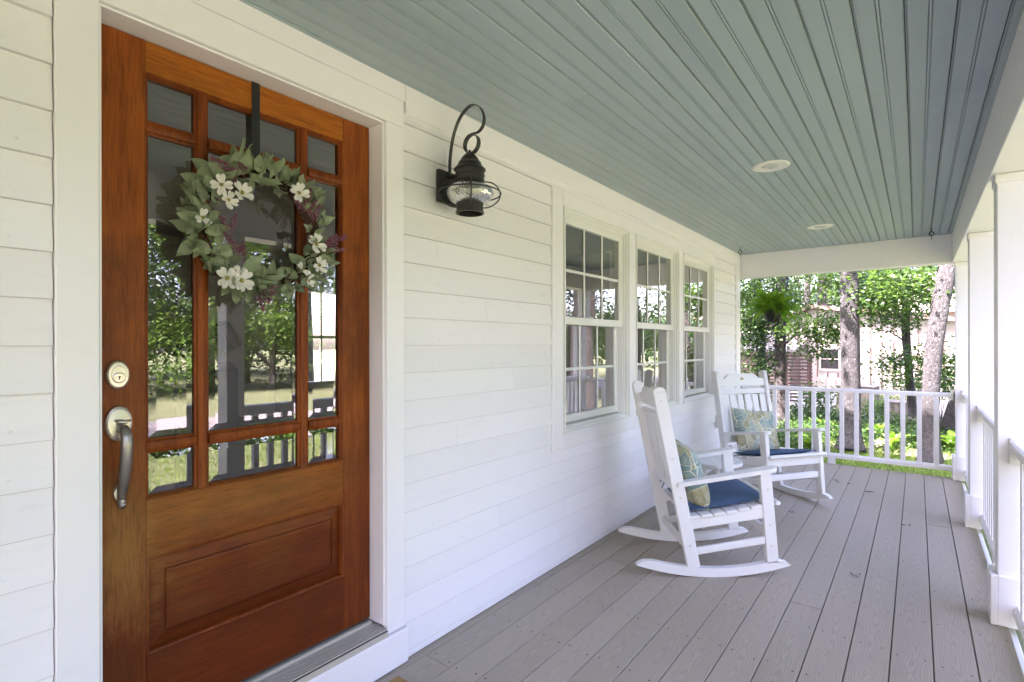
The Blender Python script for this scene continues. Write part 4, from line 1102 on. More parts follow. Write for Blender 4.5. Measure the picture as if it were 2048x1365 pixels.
# outlet cover on the wall
r = at(1433, 843, 1) - CAM; t_ = (.012 - CAM.x) / r.x; q = CAM + r * t_
oc = empty('outlet_cover', (.013, q.y, q.z), label='clear weatherproof outlet cover on the siding behind the farther rocker', cat='outlet cover')
MB().cbox(0, .028, -.042, .042, -.068, .068, .006).obj('cover', 'outlet', oc)
MB().cbox(.0285, .0295, -.03, .03, .02, .022, .0003).cbox(.0285, .0295, -.03, -.028, -.05, .05, .0003).cbox(.0285, .0295, -.028, .02, -.03, -.028, .0003).obj('moulded_lines', 'pot', oc)
MB().cbox(0, .006, -.05, .05, -.078, .078, .002).obj('gasket', 'vinyl', oc)
# corner of the doormat
dm = MB().cbox(.09, .52, .62, 1.352, .001, .019, .005).obj('doormat', 'mat'); tag(dm, 'tan coir doormat, only its corner showing below the door', 'doormat')

# ================================================================== HANGING FERN
fn = empty('hanging_fern', (.318, 7.04, 1.60), label='bushy green fern in a dark pot hung beyond the end railing', cat='hanging plant')
MB().lathe([(.066, 0), (.072, .002), (.099, .125), (.104, .126), (.105, .145), (.096, .146), (.094, .135)], 28, cap=False).obj('pot', 'pot', fn)
MB().lathe([(.0, .132), (.096, .132)], 20).lathe([(.0, .001), (.067, .001)], 20).obj('soil', 'soil', fn)
for i in range(3):
    a = i * 2.094 + .5
    MB().tube([(.1 * math.cos(a), .1 * math.sin(a), .14), (.003 * math.cos(a), .003 * math.sin(a), .455)], .0016, 5).obj('hanger_wire', 'pot', fn)
MB().tube([(0, 0, .45), (0, 0, .475)] + [(.0 + .022 * math.sin(a) , 0, .50 - .022 * math.cos(a)) for a in np.linspace(.2, 4.4, 14)], .004, 7).obj('hook', 'strap', fn)
rf = random.Random(5)
fm = []
for sd_ in range(4):
    rr = random.Random(100 + sd_); vs = []; fs = []; m = MB()
    L = .30; droop = (.55, .8, .3, 1.0)[sd_]
    cpts = [Vector((0, L * t * (1 - .12 * droop * t), .12 * math.sin(t * 2.2) * (1.2 - droop * .4) - droop * .17 * t * t)) for t in np.linspace(0, 1, 15)]
    m.tube(cpts, [.0013] * 15, 4)
    for i in range(1, 15):
        for h in (0, .5):
            if i == 14 and h: continue
            p = cpts[i].lerp(cpts[min(i + 1, 14)], h); t = (i + h) / 14
            ln_ = .048 * math.sin(math.pi * min(1, .12 + t * .9)) ** .8 + .004
            for s in (-1, 1):
                wv = .006
                b = p; e = p + Vector((s * ln_, ln_ * .35, -.012 * rr.random() - ln_ * .2))
                mp = (b + e) / 2 + Vector((0, 0, .003))
                m.add([b + Vector((0, -wv * .6, 0)), mp + Vector((0, -wv, 0)), e, mp + Vector((0, wv, 0)), b + Vector((0, wv * .6, 0))], [(0, 1, 2, 3, 4)])
    fm.append(m.mesh('frond', 'fern'))
for i in range(120):
    a = rf.uniform(0, 6.283); el = rf.uniform(-.55, 1.25); s = rf.uniform(.75, 1.2) * (1.0 if el < .8 else .85)
    o = link('frond', rf.choice(fm), fn, (.04 * math.cos(a), .04 * math.sin(a), .135))
    o.rotation_euler = (Matrix.Rotation(a - math.pi / 2, 3, 'Z') @ Matrix.Rotation(el, 3, 'X') @ Matrix.Rotation(rf.uniform(-.5, .5), 3, 'Y')).to_euler(); o.scale = (s, s, s)

# ================================================================== LEAF LITTER ON THE DECK
lit_l = [(1672, 961, 'dry brown leaf scrap on the deck, left of the litter trail'), (1678, 966, 'small curled brown scrap just right of the first deck leaf'), (1701, 969, 'largest brown leaf clump on the deck near the end railing'),
         (1745, 985, 'reddish dry leaf on the deck toward the middle boards'), (1734, 984, 'thin dry sprig lying beside the reddish leaf on the deck'), (1813, 1051, 'dark leaf scrap on the deck right of centre'), (1655, 983, 'green leaf scrap by the far rocker tip'),
         (1583, 1025, 'green leaf scrap on the deck between the two rockers'), (1710, 1150, 'tiny reddish bud on the right-hand deck boards')]
rl = random.Random(9)
for u, v, lb in lit_l:
    r = at(u, v, 1) - CAM; t_ = (0.003 - CAM.z) / r.z; q = CAM + r * t_
    m = MB()
    for i in range(6):
        a = rl.uniform(0, 6.28); c = Vector((rl.uniform(-.02, .02), rl.uniform(-.02, .02), .001)); d = Vector((math.cos(a), math.sin(a), 0)) * rl.uniform(.006, .014); e = Vector((-d.y, d.x, 0)) * .4
        m.add([c - d, c + e + Vector((0, 0, .005)), c + d + Vector((0, 0, .003)), c - e + Vector((0, 0, .001))], [(0, 1, 2, 3)])
    o = m.obj('fallen_leaf', 'debris', None, q); tag(o, lb, 'leaf', 'dry leaf scraps on the deck')

# ================================================================== GROUND
GZ = -.5
nx = 60
gv = []; gf = []
def gh(x, y):
    d = math.hypot(max(0, x - 2.3), max(0, y - 6.8)) if (x > 2.3 or y > 6.8) else 0
    return GZ + .06 * math.sin(x * .35 + 1) * math.sin(y * .3) * min(1, d / 6) + .35 * max(0, min(1, (y - 16) / 30))
xs2 = np.concatenate([np.linspace(-150, -12, 12), np.linspace(-10, 30, 41), np.linspace(34, 160, 14)]); ys2 = np.concatenate([np.linspace(-120, -8, 12), np.linspace(-6, 34, 41), np.linspace(38, 200, 14)])
for x in xs2:
    for y in ys2: gv.append((x, y, gh(x, y)))
NY = len(ys2)
for i in range(len(xs2) - 1):
    for j in range(NY - 1): gf.append((i * NY + j, (i + 1) * NY + j, (i + 1) * NY + j + 1, i * NY + j + 1))
g = link('ground', new_mesh('ground', gv, gf, 'lawn', True)); tag(g, 'lawn and woodland ground around the house', kind='structure')
def strip(name, pts, w, mat, z=.02, label=None):
    vs = []; fs = []
    for i, p in enumerate(pts):
        a = Vector(pts[max(i - 1, 0)]); b = Vector(pts[min(i + 1, len(pts) - 1)]); d = (b - a).normalized(); n = Vector((-d.y, d.x))
        for s in (-1, -.5, 0, .5, 1):
            q = Vector(p) + n * s * w / 2; vs.append((q.x, q.y, gh(q.x, q.y) + z + .03 * (1 - s * s)))
    for i in range(len(pts) - 1):
        for j in range(4): fs.append((i * 5 + j, i * 5 + j + 1, i * 5 + j + 6, i * 5 + j + 5))
    o = link(name, new_mesh(name, vs, fs, mat, True)); tag(o, label, kind='structure'); return o
drive_pts = [(11.0, y) for y in np.linspace(-40, 14, 28)] + [(11 - .02 * (y - 14) ** 2, y) for y in np.linspace(16, 26, 6)] + [(x, 27.5) for x in np.linspace(6, -12, 8)]
strip('driveway', drive_pts, 4.2, 'asphalt', .03, 'pale sunlit driveway curving past the house')
0 and strip('front_walk', [(2.9 + .3 * i, .98) for i in range(21)], 1.3, 'walk', .02, 'pale stone walk from the porch steps')

# ---------------------------------------------------------------- foliage helpers
def leaf_cloud(blobs, size, seed, flat=.35):
    """blobs = [(centre, (rx,ry,rz), count)] -> arrays of small folded leaves"""
    rg = np.random.default_rng(seed); V = []; 
    for c, rad, cnt in blobs:
        # clumps inside the blob, leaves round each clump
        nc = max(3, cnt // 26)
        cl = rg.normal(size=(nc, 3)); cl /= np.linalg.norm(cl, axis=1)[:, None]; cl *= (rg.random((nc, 1)) ** .45)
        cl = cl * np.array(rad) + np.array(c)
        idx = rg.integers(0, nc, cnt)
        sp = min(rad) * .28 + size * 1.2
        P = cl[idx] + rg.normal(size=(cnt, 3)) * np.array([sp, sp, sp * .55])
        D = rg.normal(size=(cnt, 3)); D[:, 2] = D[:, 2] * .5 - .25; D /= np.linalg.norm(D, axis=1)[:, None]
        Nn = rg.normal(size=(cnt, 3)) * .55 + np.array([0, 0, 1.0]); Nn -= D * (Nn * D).sum(1)[:, None]; Nn /= np.linalg.norm(Nn, axis=1)[:, None] + 1e-9
        S = np.cross(D, Nn); L = size * rg.uniform(.6, 1.25, (cnt, 1)); W = L * .34
        q = np.stack([P, P + D * L * .45 + S * W - Nn * L * .06, P + D * L, P + D * L * .45 - S * W - Nn * L * .06], 1)
        V.append(q)
    V = np.concatenate(V); return V.reshape(-1, 3)
def cloud_mesh(name, V, mat):
    n = len(V) // 4; me = bpy.data.meshes.new(name)
    me.vertices.add(4 * n); me.vertices.foreach_set('co', V.astype(np.float32).ravel())
    me.loops.add(6 * n); me.polygons.add(2 * n)
    b = np.arange(n)[:, None] * 4; li = (b + np.array([[0, 1, 2, 0, 2, 3]])).ravel()
    me.loops.foreach_set('vertex_index', li.astype(np.int32)); me.polygons.foreach_set('loop_start', np.arange(0, 6 * n, 3, dtype=np.int32))
    me.polygons.foreach_set('loop_total', np.full(2 * n, 3, dtype=np.int32)); me.update(calc_edges=True); me.validate()
    me.materials.append(M[mat]); return me
def trunk_mb(pts, rs, n=18, seed=0, flare=True):
    rr = random.Random(seed); P = bez([pts[0]] + list(pts) + [pts[-1]], 8)
    m = MB(); N = len(P); T = []
    cum = [0]
    for i in range(1, N): cum.append(cum[-1] + (P[i] - P[i - 1]).length)
    tot = cum[-1]
    rad = []
    for i in range(N):
        t = cum[i] / tot * (len(rs) - 1); k = min(int(t), len(rs) - 2); r_ = rs[k] + (rs[k + 1] - rs[k]) * (t - k)
        if flare: r_ *= 1 + .55 * math.exp(-cum[i] / .22)
        rad.append(r_)
    m.tube(P, rad, n)
    ph = [rr.uniform(0, 6.28) for _ in range(4)]
    for i in range(N):
        for j in range(n):
            k = i * n + j; v = Vector(m.v[k]); o = P[i]; a = 2 * math.pi * j / n
            f = 1 + .05 * math.sin(3 * a + ph[0] + i * .13) + .035 * math.sin(7 * a + ph[1] - i * .2) + rr.uniform(-.02, .02) + (.16 * math.sin(5 * a + ph[2]) * math.exp(-cum[i] / .18) if flare else 0)
            m.v[k] = tuple(o + (v - o) * f)
    return m
ntree = [0]
def tree(name, label, base, pts, rs, blobs, mat='green', barkm='bark', leaf=.10, limbs=(), group='trees around the porch end and yard'):
    ntree[0] += 1
    b = Vector(base); t = empty(name, b, label=label, cat='tree', group=group)
    trunk_mb([Vector(p) - b for p in pts], rs, 18, ntree[0]).obj('trunk', barkm, t, smooth=True)
    for lpts, lr in limbs: trunk_mb([Vector(p) - b for p in lpts], lr, 8, ntree[0] + 5, False).obj('limb', barkm, t, smooth=True)
    if blobs:
        V = leaf_cloud([((Vector(c) - b), rad, n) for c, rad, n in blobs], leaf, ntree[0] * 7 + 1)
        link('crown', cloud_mesh('crown', V, mat), t)
    return t
def G(u, v):      # survey point on the ground
    r = at(u, v, 1) - CAM; t_ = (GZ - CAM.z) / r.z; return CAM + r * t_
def blob(u, v, d, r_, n, fl=.7): return (at(u, v, d), (r_, r_, r_ * fl), int(n * 2.5))
def highcrown(c, r_, n): return [((c.x + math.cos(a) * r_ * .55, c.y + math.sin(a) * r_ * .55, c.z + (i % 3 - 1) * .6), (r_ * .55, r_ * .55, r_ * .42), n // 5) for i, a in enumerate(np.linspace(0, 5.2, 5))]
# main grey trunk left of centre
b = G(1701, 905)
D0 = 8.95
P = [b, at(1701, 850, D0), at(1701, 760, D0), at(1700, 650, D0), at(1700, 545, D0), at(1700, 440, D0) + Vector((0, 0, 0)), at(1698, 100, D0), at(1690, -300, D0)]
tree('oak_tree', 'broad pale-grey trunk straight behind the middle of the end railing', b, P, [.155, .135, .142, .150, .155, .15, .13, .09],
     highcrown(Vector((b.x, b.y, 9.5)), 3.4, 6000) + [blob(1735, 600, 9.3, .5, 260), blob(1668, 560, 9.5, .45, 160)], 'green', 'bark', .085,
     [([at(1700, -50, D0), at(1800, -300, D0 + .5), at(1900, -420, D0 + 1)], [.06, .04, .02])])
# leaning trunk right
b = G(1860, 930); D1 = 7.95
P = [b, at(1860, 850, D1), at(1861, 780, D1), at(1868, 690, D1), at(1880, 620, D1), at(1895, 540, D1), at(1920, 400, D1), at(1990, 50, D1), at(2050, -200, D1)]
tree('maple_tree', 'leaning lichen-spotted trunk beside the corner post', b, P, [.115, .108, .112, .118, .115, .10, .09, .07, .05],
     highcrown(Vector((b.x + 1.3, b.y + .8, 8.5)), 2.8, 5000) + [blob(1885, 720, 8.6, .42, 260), blob(1780, 575, 8.6, .75, 700, .45), blob(1860, 560, 8.8, .7, 500, .5), blob(1890, 755, 9.2, .35, 160)], 'green', 'bark', .08,
     [([at(1880, 600, D1), at(1840, 570, 8.3), at(1780, 560, 8.6)], [.03, .02, .012])])
# slim crooked tree between
b = G(1827, 868); D2 = 11.2
P = [b, at(1824, 820, D2), at(1818, 740, D2), at(1812, 660, D2), at(1812, 610, D2), at(1803, 550, D2), at(1798, 450, D2), at(1805, 150, D2), at(1800, -50, D2)]
tree('slim_tree', 'slim crooked dark trunk left of the leaning tree', b, P, [.085, .075, .075, .07, .068, .06, .055, .045, .02],
     highcrown(Vector((b.x + .2, b.y, 8.0)), 2.2, 3000) + [blob(1770, 590, 11.0, .8, 620, .6), blob(1775, 640, 10.8, .55, 300, .6), blob(1808, 735, 10.9, .45, 300, .7), blob(1790, 715, 11.1, .35, 160), blob(1835, 620, 11.3, .5, 300), blob(1745, 560, 10.9, .6, 420, .6), blob(1820, 575, 10.6, .6, 420, .5)],
     'green', 'bark_dark', .075, [([at(1813, 645, D2), at(1780, 618, 11.0), at(1745, 600, 10.8)], [.028, .018, .008]), ([at(1808, 682, D2), at(1780, 665, 11), at(1752, 660, 10.8)], [.02, .013, .006]), ([at(1814, 622, D2), at(1835, 612, 11.3), at(1860, 606, 11.4)], [.02, .012, .006])])
# left pair
b = G(1560, 852); D3 = 11.8
P = [b, at(1560, 800, D3), at(1561, 700, D3), at(1562, 600, D3), at(1566, 540, D3), at(1572, 400, D3), at(1580, 100, D3)]
tree('dark_oak_tree', 'dark rough trunk directly behind the hanging fern', b, P, [.13, .11, .12, .135, .15, .14, .10],
     highcrown(Vector((b.x, b.y, 9.5)), 3.2, 5000) + [blob(1610, 660, 10.6, .55, 330, .5), blob(1655, 672, 10.4, .5, 300, .5), blob(1640, 705, 10.6, .35, 120, .5), blob(1540, 575, 11.2, .5, 260), blob(1600, 600, 11.6, .5, 260), blob(1665, 640, 10.5, .35, 150)], 'green', 'bark_dark', .075,
     [([at(1566, 690, D3), at(1600, 668, 11), at(1650, 672, 10.5)], [.03, .02, .008])])
b = G(1523, 830); D4 = 13.2
P = [b, at(1523, 780, D4), at(1521, 690, D4), at(1518, 600, D4), at(1512, 540, D4), at(1500, 300, D4)]
tree('dark_oak_tree', 'second dark trunk, by the end of the house wall', b, P, [.13, .11, .115, .11, .11, .08],
     [blob(1500, 590, 12.2, .8, 900), blob(1525, 650, 12.0, .55, 500), blob(1495, 680, 12.4, .6, 500), blob(1535, 720, 12.5, .4, 220), blob(1500, 740, 12.2, .5, 260)] + highcrown(Vector((b.x, b.y, 8)), 2.6, 2500), 'green_dark', 'bark_dark', .08)
b = G(1893, 884)
P = [b, b + Vector((.15, .0, .6)), b + Vector((.45, .05, 1.6)), b + Vector((.8, .1, 3.5)), b + Vector((1.0, .1, 7))]
tree('maple_tree', 'dark leaning trunk half hidden behind the corner post', b, P, [.15, .13, .12, .11, .06], highcrown(Vector((b.x + 1, b.y, 8)), 2.4, 2500), 'green', 'bark_dark', .09)
# slender far poles
for u, w_, lb in ((1642, .10, 'thin distant trunk above the roof of the pale barn'), (1612, .07, 'very thin distant trunk left of the pale barn ridge')):
    b = at(u, 760, 26); b.z = gh(b.x, b.y)
    tree('distant_tree', lb, b, [b, b + Vector((0, 0, 3)), b + Vector((.2, 0, 7)), b + Vector((.3, .3, 12))], [w_ * 2.2, w_ * 2, w_ * 1.6, .04], [((b.x, b.y, 5.2), (1.6, 1.6, .9), 420), ((b.x, b.y, 9), (2.5, 2.5, 3), 1500)], 'green', 'bark_dark', .16, group='trees beyond the neighbouring houses')

# trees shared by copy: far woods and the yard trees mirrored in the glass
def proto_tree(seed, h, cr, n, leaf, mat, low):
    rr = random.Random(seed)
    t = empty('woodland_tree', (0, 0, 0), cat='tree')
    pts = [Vector((0, 0, -.2)), Vector((rr.uniform(-.1, .1), 0, h * .3)), Vector((rr.uniform(-.4, .4), rr.uniform(-.4, .4), h * .65)), Vector((rr.uniform(-.6, .6), rr.uniform(-.6, .6), h))]
    trunk_mb(pts, [h * .022, h * .018, h * .012, .03], 12, seed).obj('trunk', 'bark_dark', t, smooth=True)
    bl = []
    for i in range(15):
        f = rr.random(); z = h * (low + (1.05 - low) * f); a = rr.uniform(0, 6.28); q = cr * (1 - .45 * f) * rr.uniform(.3, .8)
        bl.append((Vector((q * math.cos(a), q * math.sin(a), z)), (cr * .42, cr * .42, cr * .27), n // 15))
        if i < 6: trunk_mb([Vector((0, 0, z - .9)), Vector((q * .5 * math.cos(a), q * .5 * math.sin(a), z - .3)), Vector((q * math.cos(a), q * math.sin(a), z))], [.07, .04, .015], 6, seed + i, False).obj('limb', 'bark_dark', t, smooth=True)
    link('crown', cloud_mesh('crown', leaf_cloud(bl, leaf, seed), mat), t); return t
protos = [proto_tree(1, 11, 3.4, 9000, .19, 'green_dark', .28), proto_tree(2, 9, 3.0, 8000, .17, 'green', .22), proto_tree(3, 13, 3.8, 9500, .20, 'green_dark', .35), proto_tree(4, 5, 2.0, 6000, .13, 'green_pale', .12)]
spots = []
rr = random.Random(77)
for u, d, k, lb in ((1500, 30, 0, 'dense far tree at the left behind the slatted screen'), (1590, 36, 1, 'far tree rising left of the barn roof'), (1660, 38, 2, 'tall far tree behind the barn ridge'), (1720, 33, 1, 'far tree behind the broad grey trunk'),
                    (1790, 37, 0, 'far tree above the second house'), (1850, 34, 2, 'far tree above the lap-sided house'), (1920, 36, 1, 'far tree behind the corner post'), (1470, 24, 3, 'low leafy tree left of the dark trunks'),
                    (1760, 44, 2, 'tallest of the trees far beyond the houses'), (1620, 45, 0, 'farthest tree seen past the thin trunks')):
    p = at(u, 700, d); spots.append((p.x, p.y, k, 'trees beyond the neighbouring houses', lb, .9))
for x, y, lb in ((-4.2, 15.0, 'unseen tall tree added behind the house to shade the barn'), (-3.6, 11.0, 'unseen tree added near the house corner to shade the trunks'), (4.2, 16.2, 'unseen tree added right of the corner post for its shade'), (-6.5, 19.0, 'unseen tall tree added beside the shed for its shade'), (5.4, 12.4, 'shade tree off the porch corner, out of sight'), (-9, 14, 'shade tree far behind the house'), (-11.5, 3.2, 'tree outside the rear room window'), (-12, 8, 'tree beyond the back of the house')):  # tall trees out of view, mostly added to shade barn, yard and trunks
    spots.append((x, y, 2, 'tall shade trees behind the house', lb, 1.08))
yard = [(16, 3, 0, 1), (15, 8.5, 1, 1), (19, 12, 2, 1), (14.5, 14.5, 0, 1), (18, 18, 1, 1), (22, 6, 2, 1.1), (23, 15, 0, 1.1), (17, -2, 2, 1), (21, 0, 1, 1), (13.5, 20, 3, 1), (8.5, 12.0, 3, .8), (9.0, 19, 0, .9), (26, 10, 2, 1.2), (26, 20, 1, 1.2), (22, -8, 0, 1.1), (14, 25, 2, 1), (7.5, -5, 3, 1.3), (9, -9, 1, 1), (12, -6, 0, 1), (5, -12, 2, 1), (20, 26, 0, 1.1), (7.5, 24, 1, .9), (28, 2, 0, 1.2), (6.2, 15.5, 1, .75)]
yard = [(x + (5 if y < 13 else 1.5), y, k, s) for x, y, k, s in yard if not (y < -4)] + [(6.5, -7.5, 2, 1), (9.5, -9, 1, 1), (4.5, -11, 0, 1.1), (12, -7, 0, 1), (7.5, -4.5, 3, 1.2)]  # last five, unseen behind the camera, added to darken the near post
for i in range(13):
    yard.append((17.5 + 3 * math.sin(i * 2.3) + (i % 3) * 2.2, -1 + i * 2.4, 3, 1.15))
where = ['beyond the driveway', 'at the far lawn edge', 'in the wood across the drive', 'near the bend of the drive']
for i, (x, y, k, s) in enumerate(yard):
    spots.append((x, y, k, 'yard trees mirrored in the glass', 'leafy yard tree %s, seen at most mirrored in the glass' % where[i % 4], s))
used = set()
for x, y, k, grp, lb, s in spots:
    loc = (x, y, gh(x, y))
    if k in used: o = dup(protos[k], loc, rr.uniform(0, 6.28), lb)
    else: o = protos[k]; o.location = loc; o['label'] = lb; used.add(k)
    s *= rr.uniform(.9, 1.1); o.scale = (s, s, s * rr.uniform(.95, 1.1)); o['group'] = grp

# undergrowth behind the end railing
rg = np.random.default_rng(4)
bl = []
for u, v, n, r_ in ((1600, 835, 500, .5), (1640, 840, 500, .5), (1620, 870, 500, .5), (1660, 880, 400, .4), (1740, 850, 500, .5), (1770, 860, 600, .5), (1800, 880, 600, .45), (1750, 890, 500, .4), (1840, 890, 400, .35), (1900, 900, 500, .4), (1580, 880, 400, .4), (1780, 835, 500, .5),
                    (1880, 870, 300, .4), (1655, 850, 500, .5), (1720, 880, 400, .35), (1815, 860, 400, .4), (1600, 900, 300, .35), (1930, 890, 400, .5), (1975, 900, 400, .5), (1550, 890, 500, .5), (1510, 880, 500, .5)):
    g_ = G(u, v); bl.append(((g_.x, g_.y, GZ + .14), (r_ * 1.3, r_ * 1.3, .16), n * 2))
o = link('undergrowth', cloud_mesh('undergrowth', leaf_cloud(bl, .058, 9), 'ground_leaf')); tag(o, 'leafy green undergrowth on the ground behind the end railing', 'undergrowth', kind='stuff')
fw_bl = []
rgw = random.Random(8)
for i in range(34):
    fw_bl.append(((33 + rgw.uniform(-2, 3), -14 + i * 1.7, 1.4 + rgw.uniform(0, 2.2)), (1.9, 1.9, 1.9), 700))
for i in range(30):
    fw_bl.append(((-24 + i * 1.9, 50 + rgw.uniform(-2, 3), 1.6 + rgw.uniform(0, 2.5)), (2.0, 2.0, 2.1), 700))
for i in range(14):
    fw_bl.append(((8 + i * 1.9, 36 + rgw.uniform(-2, 2), 1.4 + rgw.uniform(0, 2)), (1.9, 1.9, 1.8), 600))
o = link('far_wood', cloud_mesh('far_wood', leaf_cloud(fw_bl, .33, 15), 'green_dark')); tag(o, 'far-off wood closing the view beyond the yard and houses', 'wood', kind='stuff')
# small ferns / seedlings in front
for i, (u, v, lb) in enumerate(((1655, 868, 'wild fern left of the broad grey trunk'), (1752, 885, 'wild fern right of the broad grey trunk'), (1783, 905, 'wild fern beside the pale round puff'), (1905, 905, 'wild fern by the corner post foot'), (1620, 905, 'wild fern behind the far rocker armrest'))):
    g_ = G(u, v); t = empty('wild_fern', (g_.x, g_.y, GZ), label=lb, cat='fern', group='wild ferns behind the end railing')
    for j in range(12):
        a = j * .55 + rf.random(); s = rf.uniform(1.0, 1.5); f_ = link('frond', rf.choice(fm), t, (0, 0, .02)); f_.scale = (s, s, s)
        f_.rotation_euler = (Matrix.Rotation(a, 3, 'Z') @ Matrix.Rotation(rf.uniform(.5, 1.1), 3, 'X')).to_euler()
# shrubs standing against the house far end & sunlit seedlings on the slope
for u, v, d, r_, n, mt, lb in ((1640, 790, 12.5, .42, 900, 'green_pale', 'sunlit seedling bush under the barn window'), (1820, 765, 13.5, .5, 900, 'green', 'bushy shrub right of the slim trunk'), (1880, 770, 12.0, .5, 800, 'green', 'shrub between leaning trunk and corner post'),
                               (1500, 780, 13, .7, 1500, 'green_dark', 'dark bush by the end of the house wall'), (1765, 812, 13.5, .4, 700, 'green_pale', 'small bright bush before the weathered bin')):
    p = at(u, v, d); z = gh(p.x, p.y); t = empty('shrub', (p.x, p.y, z), label=lb, cat='shrub', group='shrubs in the woodland edge')
    h = p.z - z
    sm = MB()
    for j in range(5): a = j * 1.3; sm.tube([(0, 0, 0), (.15 * math.cos(a), .15 * math.sin(a), h * .6), (.3 * math.cos(a), .3 * math.sin(a), h)], [.012, .008, .004], 5)
    sm.obj('stem', 'bark_dark', t)
    link('foliage', cloud_mesh('foliage', leaf_cloud([((0, 0, h), (r_, r_, r_ * .6), n)], .075, int(u)), mt), t)
# grass near the deck
def blades(n, box, seed, hmin, hmax):
    rg = np.random.default_rng(seed); x = rg.uniform(box[0], box[1], n); y = rg.uniform(box[2], box[3], n)
    a = rg.uniform(0, 6.28, n); h = rg.uniform(hmin, hmax, n); w = .004 + .004 * rg.random(n)
    zb = np.array([gh(p, q) for p, q in zip(x, y)]); lx = rg.normal(size=n) * h * .45; ly = rg.normal(size=n) * h * .45
    A = np.stack([x - w * np.cos(a), y - w * np.sin(a), zb], 1); B = np.stack([x + w * np.cos(a), y + w * np.sin(a), zb], 1)
    Mi = np.stack([x + lx * .4 + w * .7 * np.cos(a), y + ly * .4 + w * .7 * np.sin(a), zb + h * .6], 1); T = np.stack([x + lx, y + ly, zb + h], 1)
    return np.stack([A, B, Mi, T], 1).reshape(-1, 3)
V = np.concatenate([blades(26000, (-1.5, 3.2, 6.85, 10.5), 1, .03, .08), blades(16000, (2.2, 6.5, 5.5, 11.5), 2, .03, .08), blades(22000, (2.4, 8.5, -2, 6.5), 3, .03, .07), blades(9000, (-3, 5, 10.5, 15), 4, .04, .10)])
o = link('lawn_grass', cloud_mesh('lawn_grass', V, 'blade')); tag(o, 'short green grass of the lawn beside the porch', 'grass', kind='stuff')
# pale round puff (spent flower head) among the plants
g_ = G(1760, 902); t = empty('spent_flower', (g_.x, g_.y, GZ), label='pale round spent flower head low among the undergrowth', cat='flower')
MB().tube([(0, 0, 0), (0, 0, .12)], .004, 6).obj('stem', 'stem', t)
link('flower_head', cloud_mesh('flower_head', leaf_cloud([((0, 0, .15), (.04, .04, .04), 160)], .03, 3), 'petal'), t)
# blue flowers in the yard (mirrored in the middle window)
fb = empty('flower_pot', (2.6, 7.35, GZ), label='pot of blue flowers by the porch corner, mirrored in the window', cat='flower pot')
MB().lathe([(.10, 0), (.15, .28), (.16, .28), (.15, .30), (0, .27)], 20).obj('pot', 'pot', fb)
link('foliage', cloud_mesh('foliage', leaf_cloud([((0, 0, .45), (.22, .22, .15), 500)], .05, 31), 'green'), fb)
link('blossom', cloud_mesh('blossom', leaf_cloud([((0, 0, .62), (.2, .2, .16), 350)], .035, 32), 'flower_blue'), fb)

# ================================================================== NEIGHBOURING BUILDINGS
def building_frame(o, yaw):
    t = link('x', None); return t
barn_c = at(1640, 790, 21.0); BZ = gh(barn_c.x, barn_c.y) - .1
barn = empty('barn', (barn_c.x, barn_c.y, BZ), R(-8), label='pale board-and-batten barn with a small dark window behind the trees', cat='barn')
def bpart(name, mb, mat, par=None): return mb.obj(name, mat, par or barn)
WBn, HB = 5.6, 2.75
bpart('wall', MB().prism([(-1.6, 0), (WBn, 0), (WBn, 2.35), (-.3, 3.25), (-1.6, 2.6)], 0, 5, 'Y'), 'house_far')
bx = -1.55
while bx < WBn - .05:
    top = 2.35 + (3.25 - 2.35) * (WBn - bx) / (WBn + .3) if bx > -.3 else 2.6 + .65 * (bx + 1.6) / 1.3
    segs = [(0, top)]
    if .05 < bx + .45 - .3 < .95 and bx < .85: segs = [(0, .72), (1.72, top)]
    for a, b_ in segs: bpart('batten', MB().box(bx, bx + .05, -.028, -.001, a, b_ - .02), 'batten')
    bx += .36
rfm = MB().prism([(-.3, 3.28), (WBn + .45, 2.30), (WBn + .45, 2.44), (-.3, 3.44)], -.35, 5.3, 'Y'); bpart('roof', rfm, 'batten')
bpart('roof', MB().prism([(-2.0, 2.44), (-.31, 3.28), (-.31, 3.44), (-2.0, 2.58)], -.35, 5.3, 'Y'), 'batten')
bw1 = bpart('window', MB().box(-.02, .74, -.06, -.03, .76, .84).box(-.02, .74, -.06, -.03, 1.62, 1.70).box(-.02, .05, -.06, -.03, .84, 1.62).box(.67, .74, -.06, -.03, .84, 1.62).box(.05, .67, -.055, -.03, 1.21, 1.25), 'house_far')
MB().box(.05, .67, -.032, -.020, .84, 1.62).obj('pane', 'dark_furniture', bw1)
for i in range(3): bpart('lower_panel', MB().box(-.1 + i * .36, .18 + i * .36, -.05, -.029, .1, .5), 'house_far')
bpart('plinth', MB().box(-1.62, WBn + .02, -.06, -.03, -.3, .09), 'grey_wood')
h2 = at(1800, 770, 23.5); HZ2 = gh(h2.x, h2.y) - .1
hs = empty('neighbour_house', (h2.x, h2.y, HZ2), R(-5), label='white neighbouring house with recessed entry and gooseneck lamps behind the slim trunk', cat='house')
def hp(name, mb, mat, par=None): return mb.obj(name, mat, par or hs)
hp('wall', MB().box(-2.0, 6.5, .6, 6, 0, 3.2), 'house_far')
for i in range(24): hp('siding_board', MB().add([(-.2, .598, .1 + i * .13), (6.5, .598, .1 + i * .13), (6.5, .570, .1 + i * .13), (-.2, .570, .1 + i * .13), (6.5, .596, .228 + i * .13), (-.2, .596, .228 + i * .13)], [(0, 1, 2, 3), (3, 2, 4, 5), (0, 3, 5), (1, 4, 2)]), 'house_far')
hp('roof', MB().prism([(-.1, 3.15), (6.9, 3.15), (6.9, 3.3), (2.5, 4.9), (-.1, 4.9)], .2, 6.4, 'Y'), 'house_far')
